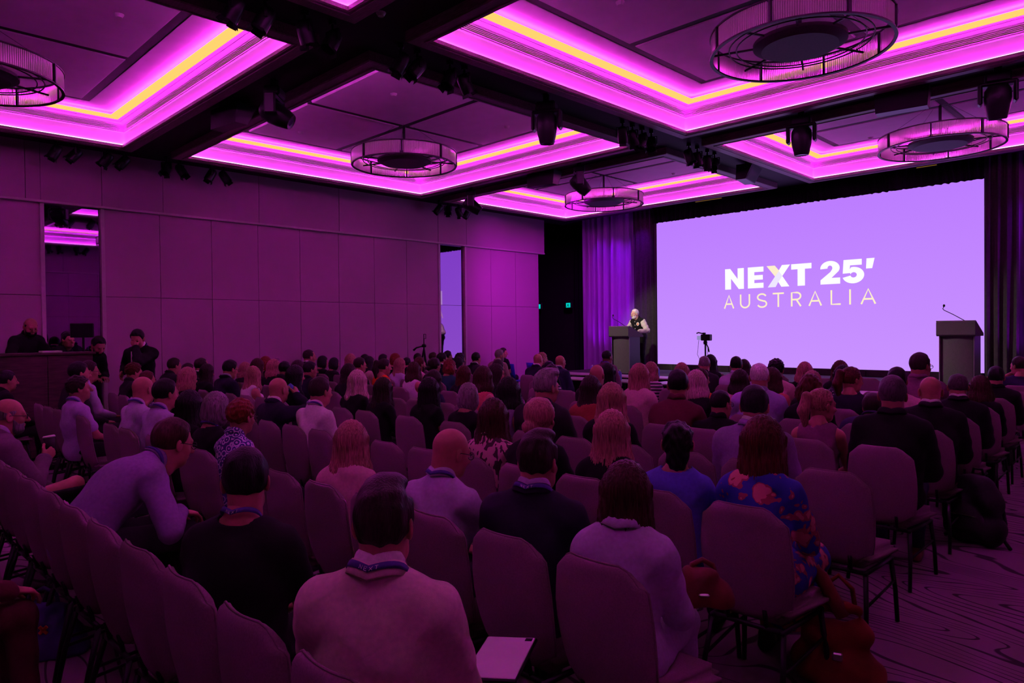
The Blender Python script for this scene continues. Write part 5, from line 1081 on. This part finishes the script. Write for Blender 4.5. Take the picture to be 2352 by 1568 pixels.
 ('g12', 6, 2, dict(female=True, hair='ponytail', hc='auburn', top='blouse', tc='navy', yaw=12, head=-38, t=(-2.522, 7.325, 1.304)), 'woman with a reddish ponytail in a navy top'),
 ('g13', 3, 1, dict(hair='short', hc='black', top='jacket', tc='violet', near=2, inner='white', yaw=12, head=6, t=(-2.047, 4.235, 1.332)), 'black haired man in a violet blue suit'),
 ('g14', 4, 1, dict(female=True, hair='ponytail', hc='blonde', top='tank', tc='plum', near=2, yaw=12, head=-43, t=(-2.023, 5.265, 1.248)), 'blonde woman with a ponytail and plum sleeveless vest'),
 ('g15', 2, 0, dict(female=True, hair='longer', hc='auburn', top='blouse', tc='floral_print', near=2, skirt=True, lc='floral_print', armR='lap', yaw=8, head=7, t=(-1.507, 3.205, 1.278)), 'woman with long auburn hair in a floral dress'),
 ('g16', 5, 1, dict(hair='short', hc='dark', top='jacket', tc='bluenavy', lean=30, bend=14, yaw=12, head=-14, t=(-2.046, 6.45, 1.127)), 'man in a navy jacket bending forward left of the grey haired man'),
 ('h1', 6, 1, dict(hair='short', hc='black', top='shirt', tc='pink', yaw=12, head=-1, t=(-2.111, 7.325, 1.308)), 'black haired man in a pink shirt in front of the grey haired man'),
 ('h2', 7, 2, dict(hair='short', hc='dark', top='jacket', tc='plum', specs=True, near=1, girth=1.15, yaw=12, head=-35, t=(-2.182, 8.355, 1.433)), 'large man in glasses silhouetted against the screen by the right lectern'),
 ('h3', 4, 0, dict(hair='short', hc='steel', top='jacket', tc='black', near=2, girth=1.1, lc='denim', shoes='brown', yaw=12, head=2, t=(-1.547, 5.265, 1.356)), 'broad man with short grey hair, black jacket, jeans and brown shoes'),
 ('h4', 5, 0, dict(hair='bald', hc='dark', top='jacket', tc='black', near=2, inner='white', girth=1.08, lc='charcoal', yaw=12, head=6, t=(-1.573, 6.295, 1.306)), 'bald man in a black suit with white collar, right'),
 ('h5', 6, 0, dict(hair='thin', hc='steel', top='jacket', tc='black', near=1, inner='white', lc='charcoal', yaw=12, head=5, t=(-1.611, 7.325, 1.269)), 'man with thinning grey curls and dark suit below the right lectern'),
 ('h6', 7, 0, dict(female=True, hair='shoulder', hc='brown', top='blouse', tc='black', near=1, yaw=12, head=1, t=(-1.644, 8.355, 1.194)), 'woman with brown shoulder length hair in black, right'),
 ('h7', 8, 0, dict(hair='short', hc='black', top='jacket', tc='black', near=1, yaw=12, head=-2, t=(-1.694, 9.385, 1.239)), 'black haired man in black at the far right'),
 ('h8', 10, 1, dict(hair='short', hc='dark', top='tee', tc='bluenavy', near=1, armL='drink', yaw=12, head=47, t=(-1.812, 11.445, 1.28)), 'man drinking from a blue can at the right edge'),
 ('x1', 0, 0, dict(hair='tall', hc='dark', top='blazer', tc='cream', near=2, inner='white', lany=True, armR='lap', armL='lap', lc='charcoal', yaw=36, head=5, t=(-1.661, 1.145, 1.273)), 'man in a cream blazer in the foreground, seen from behind'),
 ('x2', 0, 2, dict(hair='short', hc='black', top='tee', tc='black', near=2, lany=True, girth=1.15, armR='lap', armL='lap', yaw=36, head=25, t=(-2.551, 1.145, 1.269)), 'man in a black tee shirt with a violet lanyard, left foreground'),
 ('x3', 1, 2, dict(hair='bald', hc='dark', top='shirt', tc='palelav', near=2, lany=True, specs=True, armR='hold', pitch=-14, yaw=10, head=-15, t=(-2.561, 2.175, 1.24)), 'bald man in glasses and a pale shirt looking at his phone'),
 ('x4', 1, 1, dict(hair='tall', hc='dark', top='jacket', tc='navy', near=2, inner='lightblue', lany=True, yaw=22, head=-4, t=(-2.017, 2.175, 1.263)), 'dark haired man in a navy jacket and blue collar, front centre'),
 ('x5', 1, 0, dict(female=True, hair='longer', hc='brown', top='blazer', tc='palelav', near=2, lc='palelav', armR='lap', armL='lap', yaw=16, head=16, t=(-1.565, 2.175, 1.199)), 'woman with long brown hair in a lilac suit'),
 ('x6', 2, 1, dict(female=True, hair='updo', hc='black', top='cap', tc='blue', near=2, yaw=18, head=12, t=(-1.974, 3.205, 1.219)), 'woman with pinned up black curls and a blue top'),
 ('x7', 1, 4, dict(female=True, hair='long', hc='blonde', top='blouse', tc='pink', near=2, yaw=22, head=22, t=(-3.461, 2.175, 1.197)), 'woman with long blonde hair and pale pink blouse, centre left'),
 ('x9', -1, 5, dict(hair='short', hc='dark', top='shirt', tc='maroon', near=1, armR='knee', lc='maroon', yaw=12, head=4, t=(-3.62, 0.24, 1.27)), 'person in dark clothes whose knees show in the bottom left corner'),
]
# ------------------------------------------------------------------ banquet chairs
CHF = mat('chair_fabric', (.26, .165, .205), .9, var=.14, vscale=190, bump=.35, bscale=900, spec=.12)
def chair_protos():
    Q = {}
    nu, nv = 15, 13; fr = []; bk = []
    wk = [(0, .150), (.08, .186), (.25, .205), (.45, .216), (.65, .214), (.85, .200), (.94, .190), (1.0, .168)]
    def hw(t):
        for (a, p), (b, q) in zip(wk[:-1], wk[1:]):
            if t <= b: f = (t-a)/(b-a); return p+(q-p)*f
        return wk[-1][1]
    v = []; idx = {}
    def pt(u, t, side):
        zc = .40+.52*t; 
        if t > .86: zc -= .40*max(0, abs(u)-.60)**2*(t-.86)/.14   # rounded upper corners
        if t < .14: zc += .07*max(0, abs(u)-.45)**2*3*(1-t/.14)
        y = -.175-.085*t**1.15-.035*math.sin(math.pi*min(1, t*1.1))*.6+.038*u*u; edge = max(abs(u)**6, abs(2*t-1)**10); th = .026*math.sqrt(max(0, 1-edge))
        return (u*hw(t), y+side*th, zc)
    for j in range(nv):
        for i in range(nu):
            u = math.sin(math.pi/2*(-1+2*i/(nu-1))); t = .5-.5*math.cos(math.pi*j/(nv-1)); bd = i in (0, nu-1) or j in (0, nv-1)
            for s in ((1, -1) if not bd else (0,)): idx[(i, j, s)] = len(v); v.append(pt(u, t, s))
    g = lambda i, j, s: idx.get((i, j, s), idx.get((i, j, 0))); f = []
    for j in range(nv-1):
        for i in range(nu-1):
            f.append((g(i, j, 1), g(i, j+1, 1), g(i+1, j+1, 1), g(i+1, j, 1))); f.append((g(i, j, -1), g(i+1, j, -1), g(i+1, j+1, -1), g(i, j+1, -1)))
    m = MB(); m.add(v, f); Q['backrest'] = m.mesh('backrest', CHF, True)
    rim = []
    for i in range(nu): rim.append(pt(math.sin(math.pi/2*(-1+2*i/(nu-1))), 1.0, 0))
    left = [pt(-1, .5-.5*math.cos(math.pi*j/(nv-1)), 0) for j in range(nv)]; right = [pt(1, .5-.5*math.cos(math.pi*j/(nv-1)), 0) for j in range(nv)][::-1]
    m = MB(); m.tube(left+rim[1:-1]+right, .0042, 6); Q['piping'] = m.mesh('piping', CHF, True)
    bm = bmesh.new(); bmesh.ops.create_cube(bm, size=1)
    for p in bm.verts: k = 1 if p.co.y > 0 else .74; p.co = Vector((p.co.x*.45*k, p.co.y*.41+.04, .425+p.co.z*.095))
    bmesh.ops.bevel(bm, geom=bm.edges[:], offset=.040, segments=4, affect='EDGES'); m = MB(); m.bm(bm); Q['seat'] = m.mesh('seat', CHF, True)
    m = MB()
    for sx in (-1, 1): m.tube([(sx*.185, .21, .372), (sx*.165, -.20, .372)], .012, 8)
    for y, w in ((.19, .185), (-.185, .165)): m.tube([(-w, y, .372), (w, y, .372)], .012, 8)
    m.tube([(-.09, -.185, .372), (-.09, -.205, .46)], .010, 6); m.tube([(.09, -.185, .372), (.09, -.205, .46)], .010, 6); Q['seat_frame'] = m.mesh('seat_frame', METAL, True)
    m = MB(); m.tube([(0, 0, .372), (.018, .02, .185), (.025, .03, .004)], [.0135, .013, .012], 8); Q['legf'] = m.mesh('leg', METAL, True)
    m = MB(); m.tube([(0, 0, .372), (.018, -.05, .185), (.025, -.085, .004)], [.0135, .013, .012], 8); Q['legr'] = m.mesh('leg', METAL, True)
    m = MB(); m.tube([(.197, .205, .24), (.178, -.225, .20)], .008, 6)
    Q['stretcher'] = m.mesh('stretcher', METAL, True); return Q
CQ = chair_protos(); CHAIRS = {}
ORD = 'first second third fourth fifth sixth seventh eighth ninth tenth eleventh twelfth thirteenth fourteenth fifteenth sixteenth seventeenth eighteenth nineteenth twentieth'.split()+['twenty-'+q for q in 'first second third fourth fifth sixth seventh eighth ninth'.split()]
def chair(x, y, row, seat, state, rz=0.0):
    lab = f'{state} banquet chair, {("row behind the camera side" if row < 0 else ORD[row]+" row from the camera")}, {ORD[max(0, seat)]} from the right aisle'
    t = thing('banquet_chair', lab, 'chair', (x, y, 0), rz, 'banquet chairs in rows')
    for n in ('backrest', 'seat', 'seat_frame'): link(n, CQ[n], t)
    for sx in (-1, 1):
        o = link('stretcher', CQ['stretcher'], t); o.scale = (sx, 1, 1)
        o = link('leg', CQ['legf'], t, (sx*.185, .19, 0)); o.scale = (sx, 1, 1); o = link('leg', CQ['legr'], t, (sx*.165, -.185, 0)); o.scale = (sx, 1, 1)
    if row < 4: link('piping', CQ['piping'], t)
    CHAIRS[(row, seat)] = t
def rowy(k): return .86+1.03*k+.235
BODY = {}
for pid, k, sl, a, lab in PEOPLE:
    a = dict(a); t = a.pop('t'); sung = a.pop('sung', False); b = person(t, lab, **a); BODY[pid] = b
    if sung:
        o = link('sunglasses', PCACHE.get('specs') or glasses_mb().mesh('glasses', [PLAST], True), b); o.matrix_local = head_matrix(pose(True, 3), round(a['head']/15)*15, -4) @ Matrix.Translation((0, -.02, .085)) @ Matrix.Rotation(.5, 4, 'X')
    hips = b.matrix_basis @ Vector((0, -.06, 0)); cx = -1.48-.455*sl; cy = rowy(k)
    if k > 3 or abs(b.location.x-cx) > .2: cx = b.location.x
    if abs(b.location.y-cy) > .22: cy = b.location.y
    s_ = sl
    while (k, s_) in CHAIRS: s_ += 1
    chair(cx, cy, k, s_, 'occupied', rnd.uniform(-.03, .03))
EMPTY = {0: list(range(0, 11)), 1: list(range(0, 12))+list(range(14, 21)), 2: list(range(0, 11))+list(range(17, 21)), 3: list(range(0, 12))+list(range(15, 21)), 4: list(range(0, 19)), 5: list(range(0, 12))+[17, 18, 19], 6: [2, 3, 5, 8, 10, 22], 7: [0, 1, 3, 6], 8: [1, 3, 16], 9: [0, 1, 18], 10: [2, 6, 18, 22], 11: []}
for k, ss in EMPTY.items():
    for s_ in ss:
        x = -1.48-.455*s_
        if any(abs(c.location.x-x) < .34 and abs(c.location.y-rowy(k)) < .5 for c in CHAIRS.values()) or (k, s_) in CHAIRS: continue
        chair(x, rowy(k), k, s_, 'empty', rnd.uniform(-.03, .03))
for x, y, s_ in ((-4.62, 11.75, 7), (-6.2, 11.6, 11), (-3.75, 11.8, 5), (-5.2, 11.8, 9)): chair(x, y, 11, s_, 'empty table side', 0)
# ------------------------------------------------------------------ standing people
def stander(pid, *a, **k): BODY[pid] = person(*a, **k)
stander('a2', (-12.42, 2.36, 1.985), 'bald bearded man in a black polo shirt standing behind the control desk', hair='fringe', hc='black', beard='black', top='polo', tc='black', stand=True, legs_='stand', yaw=-72, head=-10, pitch=-22, lean=12, bend=10, armR='knee', armL='knee', near=1, z0=.22, skin='tan', girth=1.05)
stander('a3', (-12.42, 2.83, 1.76), 'dark silhouetted man behind the control desk, left of the monitor', hair='short', hc='black', top='jacket', tc='black', stand=True, legs_='stand', yaw=-40, head=-30, pitch=-6, lean=16, bend=10, z0=.22)
stander('a4', (-11.86, 3.12, 1.735), 'bearded man with a lanyard bending over by the monitor', hair='short', hc='black', beard='black', top='jacket', tc='black', stand=True, legs_='stand', yaw=-60, head=-15, pitch=-30, lean=22, bend=14, lany=True, near=1)
stander('a5', (-11.22, 3.42, 1.775), 'young man in a black suit standing with his hand to his face', hair='short', hc='black', top='jacket', tc='black', inner='white', stand=True, legs_='stand', lc='black', yaw=-140, head=10, pitch=-24, lean=4, bend=4, armL='chin', armR='side', near=1, lany=True)
# white shirt front and badge of the standing man
b = BODY['a5']; P = pose(False, 4, 0, 'side', 'chin', True, 'stand', 1.0, 4)
m = MB(); r_ = P['ribs']; m.add([(-.05, r_[1]+.160, r_[2]+.16), (.05, r_[1]+.160, r_[2]+.16), (.045, r_[1]+.172, r_[2]), (-.045, r_[1]+.172, r_[2]), (.05, r_[1]+.160, r_[2]-.2), (-.05, r_[1]+.160, r_[2]-.2)], [(0, 1, 2, 3), (3, 2, 4, 5)]); part('shirt_front', m, cl('white'), b, True)
m = MB(); m.bbox((-.05, r_[1]+.166, r_[2]-.30), (.05, r_[1]+.172, r_[2]-.20), .003); part('badge', m, mat('badge_card', (.45, .32, .50), .5, var=.2, vscale=30), b)
# speaker at the lectern: black varsity jacket with pale sleeves
stander('sp', (-9.55, 13.68, 2.19), 'white haired speaker in a black varsity jacket with pale sleeves at the left lectern', hair='crop', hc='white', beard='white', top='tank', tc='black', stand=True, legs_='stand', yaw=176, head=-14, pitch=-6, lean=16, bend=6, armR='rest', armL='rest', near=2, lc='black', z0=.70, skin='pale')
b = BODY['sp']; P = pose(False, 16, 0, 'rest', 'rest', True, 'stand', 1.0, 6)
for sd in ('R', 'L'):
    V = vol_for(P, .0095, .2); arm(V, P, sd, .024, .96); x, y, z = V.grid(); V.f += (.006*np.sin(60*z+25*x)*np.sin(40*y+9)).astype(np.float32); v, f = V.nets()
    o = link('sleeve', np_mesh('sleeve', [(v, f, 0)], [cloth_m('sleeve_grey', (.62, .58, .52))]), b)
V = vol_for(P, .0095, .2); torso(V, P, .020, pads=.012); neck_cut(V, P, 0, .070); v, f = V.nets(); link('jacket_body', np_mesh('jacket_body', [(v, f, 0)], [cl('black')]), b)
link('jacket_collar', np_mesh('jacket_collar', [(*collar(P, .074, .05, .004), 0)], [cl('black')]), b)
r_ = P['ribs']; m = MB(); m.lathe([(0, .0), (.045, .0), (.045, .004), (0, .004)], 18); m.xf(Matrix.Translation((-.085, r_[1]+.148, r_[2]+.06)) @ Matrix.Rotation(-math.pi/2, 4, 'X')); part('chest_patch', m, mat('patch_white', (.75, .7, .65), .7, var=.1), b)
m = MB(); m.lathe([(0, .004), (.024, .004), (.024, .007), (0, .007)], 12); m.xf(Matrix.Translation((-.085, r_[1]+.148, r_[2]+.055)) @ Matrix.Rotation(-math.pi/2, 4, 'X')); part('patch_emblem', m, mat('patch_orange', (.75, .22, .04), .7, var=.1), b)
for k in range(4): m = MB(); m.lathe([(0, .006), (.010, .004), (.011, 0)], 10); m.xf(Matrix.Translation((.01, r_[1]+.150-.004*k, r_[2]+.12-.09*k)) @ Matrix.Rotation(-math.pi/2, 4, 'X')); part('button', m, mat('white_cap', (.75, .72, .75), .4, var=0), b)
def lanyard_print(pid):
    for q, kk, s_, a, lab in PEOPLE:
        if q == pid: break
    P = pose(a.get('female', False), a.get('lean', 3), 0, a.get('armR', 'lap'), a.get('armL', 'lap'), False, a.get('legs_', 'sit'), a.get('girth', 1.0), a.get('bend', 4))
    v, f = lanyard(P, .083 if a['top'] in ('blazer', 'jacket') else .074 if a['top'] in ('shirt', 'polo') else .070); b = BODY[pid]; m = MB(); k = 27; x = 0
    def at(u, w_):      # u along the band (right of the spine is negative), w_ across it
        i = 13+u/.016; i0 = int(i); t = i-i0; A = v[i0]*(1-t)+v[i0+1]*t; B = v[k+i0]*(1-t)+v[k+i0+1]*t; p = A+(B-A)*(1-w_); c = P['neck']; d = np.array((p[0]-c[0], p[1]-c[1], 0)); return p+d/np.linalg.norm(d)*.0022
    for g in ([[(0, 0), (0, 1), (.8, 0), (.8, 1)]], [[(.75, 0), (0, 0), (0, 1), (.75, 1)], [(0, .5), (.6, .5)]], [[(0, 0), (.8, 1)], [(0, 1), (.8, 0)]], [[(.4, 0), (.4, 1)], [(0, 1), (.8, 1)]]):
        for pl in g: m.tube([at(-.024+x+.010*px_, .22+.56*pz_) for px_, pz_ in pl], .0011, 4)
        x += .0135
    part('lanyard_print', m, mat('white_print', (.6, .6, .62), .5, var=0), b)
for q in ('x1', 'x2', 'x4', 'a12', 'c14', 'a14'): lanyard_print(q)
# ------------------------------------------------------------------ things held or lying about
def palm(pid, sd, k=.085, off=.03):
    """world point in the palm of that person's hand"""
    for q, kk, s_, a, lab in PEOPLE:
        if q == pid: break
    P = pose(a.get('female', False), a.get('lean', 3), 0, a.get('armR', 'lap'), a.get('armL', 'lap'), False, a.get('legs_', 'sit'), a.get('girth', 1.0), a.get('bend', 4))
    bpy.context.view_layer.update(); b = BODY[pid]; fd = P['fd'+sd]/np.linalg.norm(P['fd'+sd]); pn = P['pn'+sd]/np.linalg.norm(P['pn'+sd])
    return b.matrix_world @ Vector(P['wr'+sd]+fd*k+pn*off)
def cup(loc, label, m_, tilt=(0, 0, 0), h=.105, lid=True):
    t = thing('coffee_cup' if lid else 'drink_cup', label, 'cup', loc); t.rotation_euler = tilt
    m = MB(); m.lathe([(0, -h*.5), (.028, -h*.5), (.038, h*.5), (.036, h*.5), (0, h*.42)], 20); part('body', m, m_, t, True)
    if lid: m = MB(); m.lathe([(0, h*.5+.010), (.034, h*.5+.010), (.040, h*.5+.004), (.041, h*.5-.004), (.038, h*.5-.004)], 20); part('lid', m, mat('white_cap', (.75, .72, .75), .4, var=0), t, True)
cup(palm('a13', 'R', .085, .030)+Vector((0, 0, .045)), 'dark paper coffee cup with pale lid in the bearded man\'s hand', mat('dark_card', (.03, .025, .03), .6), (.1, -.1, 0))
cup(palm('b12', 'R', .07, .035), 'blue cup the bald man is drinking from', mat('blue_card', (.08, .16, .62), .5), (.9, 0, 0), .12, False)
cup(palm('h8', 'L', .07, .035), 'blue can held by the man at the right edge', mat('blue_card', (.08, .16, .62), .5), (.7, 0, 0), .15, False)
def slab(name, label, cat, loc, rot, sx, sy, sz, m_top, m_body):
    t = thing(name, label, cat, loc); t.rotation_euler = rot; m = MB(); m.bbox((-sx/2, -sy/2, 0), (sx/2, sy/2, sz), .004); part('case', m, m_body, t)
    m = MB(); m.bbox((-sx/2+.006, -sy/2+.006, sz-.001), (sx/2-.006, sy/2-.006, sz+.003), .002); part('face', m, m_top, t); return t
pl_ = palm('x3', 'R', .08, .02); slab('phone', 'phone held by the bald man in glasses', 'phone', pl_, (.6, .2, .2), .072, .15, .009, mat('dark_glass', (.01, .01, .012), .1, var=0), PLAST)
tb = slab('tablet', 'pale tablet in a dark case on the lap of the man in cream', 'tablet', (-1.66, 1.60, .612), (.06, -.08, .50), .185, .275, .012, mat('paper', (.72, .68, .70), .8, var=.04), PLAST)
m = MB(); m.bbox((.055, .105, .0152), (.08, .125, .0165), .001); part('camera_bump', m, PLAST, tb)
# handbag on the lap of the woman in lilac: slouchy pouch with flap and strap
def pouch(name, label, loc, rz, w, d, h, m_, seed, flap=True, handle=True, cat='bag'):
    t = thing(name, label, cat, loc, rz); V = Vol((-w*.8, -d, -.01), (w*.8, d, h*1.35), .0095)
    V.cone((-w*.36, 0, h*.22), (w*.36, 0, h*.22), d*.42, d*.40, k=.05); V.cone((-w*.30, 0, h*.62), (w*.28, .01, h*.66), d*.30, d*.26, k=.06); V.cone((-w*.24, .01, h*.95), (w*.26, -.01, h), d*.14, d*.12, k=.05)
    x, y, z = V.grid(); V.f += (.010*np.sin(26*x+seed+9*z)*np.sin(22*z+2*seed)+.005*np.sin(60*x-30*z+seed)).astype(np.float32); V.cut(-z+0*x+0*y); v, f = V.nets(); link('body', np_mesh(name, [(v, f, 0)], [m_]), t)
    if handle: m = MB(); m.tube([(-w*.22, 0, h*.98), (-w*.2, .01, h*1.22), (0, .02, h*1.36), (w*.2, .01, h*1.22), (w*.24, 0, h*.98)], .011, 8); part('handle', m, m_, t, True)
    if flap: m = MB(); m.bbox((-.022, -d*.50, h*.42), (.022, -d*.40, h*.52), .006); part('buckle', m, CHROME, t)
    return t
RUST = mat('rust_leather', (.16, .035, .018), .5, var=.25, vscale=12, bump=.15, bscale=90); BLKN = mat('black_nylon', (.012, .011, .014), .6, var=.3, vscale=40, bump=.2, bscale=300)
pouch('handbag', 'rust leather bag on the lap of the woman in the lilac suit', (-1.43, 2.50, .60), .6, .20, .13, .13, RUST, 1.0)
tote = pouch('tote_bag', 'rust coloured tote bag on the floor by the floral dress', (-1.25, 3.44, 0), .3, .30, .24, .38, mat('rust_canvas', (.20, .03, .012), .8, var=.25, vscale=9, bump=.2, bscale=200), 2.3)
m = MB(); m.lathe([(0, 0), (.034, 0), (.034, .20), (.02, .23), (.02, .25), (0, .25)], 16); m.xf(Matrix.Translation((.02, -.02, .34)) @ Matrix.Rotation(-.5, 4, 'Y')); o = link('drink_flask', m.mesh('drink_flask', RUST, True), loc=tote.location, rot=(0, 0, .3)); o['label'] = 'round capped flask standing in the rust tote bag'; o['category'] = 'flask'
bp = thing('backpack', 'black backpack standing on the carpet at the right', 'backpack', (-1.30, 6.42, 0), -.25)
V = Vol((-.25, -.2, -.01), (.25, .24, .62), .011); V.cone((-.10, 0, .13), (.10, 0, .13), .125, .125, k=.05); V.cone((-.09, 0, .34), (.09, 0, .34), .115, .115, k=.05); V.cone((-.06, 0, .45), (.06, 0, .45), .09, .09, k=.05); V.ell((0, -.11, .20), (.12, .06, .12), k=.02); x, y, z = V.grid(); V.f += (.006*np.sin(30*x+20*z)+0*y).astype(np.float32); V.cut(-z+0*x+0*y); v, f = V.nets(); link('body', np_mesh('backpack', [(v, f, 0)], [BLKN]), bp)
for sx in (-1, 1): m = MB(); m.tube([(sx*.07, .10, .48), (sx*.10, .17, .38), (sx*.14, .17, .16), (sx*.17, .08, .05), (sx*.24, .02, .012)], .014, 7); part('strap', m, BLKN, bp, True)
m = MB(); m.tube([(-.04, .05, .535), (-.03, .05, .58), (.03, .05, .58), (.04, .05, .535)], .010, 7); part('top_handle', m, BLKN, bp, True)
m = MB(); m.tube([(-.09, -.172, .25), (.09, -.172, .25)], .004, 5); part('zip', m, CHROME, bp)
xb = pouch('cloth_bag', 'dark violet cloth bag with cross shaped patches on the floor at left', (-4.42, .86, 0), .9, .34, .26, .26, mat('violet_canvas', (.05, .03, .16), .85, var=.2, vscale=12), 4.1, flap=False)
for i, (x, z, c) in enumerate(((-.06, .17, (.45, .36, .60)), (.06, .19, (.60, .07, .03)), (.15, .12, (.16, .11, .20)))):
    m = MB()
    for s_ in (-1, 1): m.bbox((-.028, -.004, -.009), (.028, .004, .009), .003); 
    n0 = len(m.v)//2; R1 = Matrix.Translation((x*.8, -.108+.02*i, z*.87)) @ Matrix.Rotation(.785, 4, 'Y'); R2 = Matrix.Translation((x*.8, -.108+.02*i, z*.87)) @ Matrix.Rotation(-.785, 4, 'Y'); m.v[:n0] = [tuple(R1 @ Vector(p)) for p in m.v[:n0]]; m.v[n0:] = [tuple(R2 @ Vector(p)) for p in m.v[n0:]]
    part('cross_patch', m, mat('patch%d' % i, c, .8, var=.05), xb)
wp = palm('a13', 'R', -.035, 0); wt = link('wrist_watch', None, BODY['a13']); wt.location = BODY['a13'].matrix_world.inverted() @ wp
m = MB(); m.bbox((-.016, -.016, .026), (.016, .016, .036), .004); m.tube([(.036*math.cos(q), .0, .036*math.sin(q)) for q in [2*math.pi*k/14 for k in range(14)]], .008, 6, closed=True); o = link('watch_case', m.mesh('watch_case', CHROME), wt)
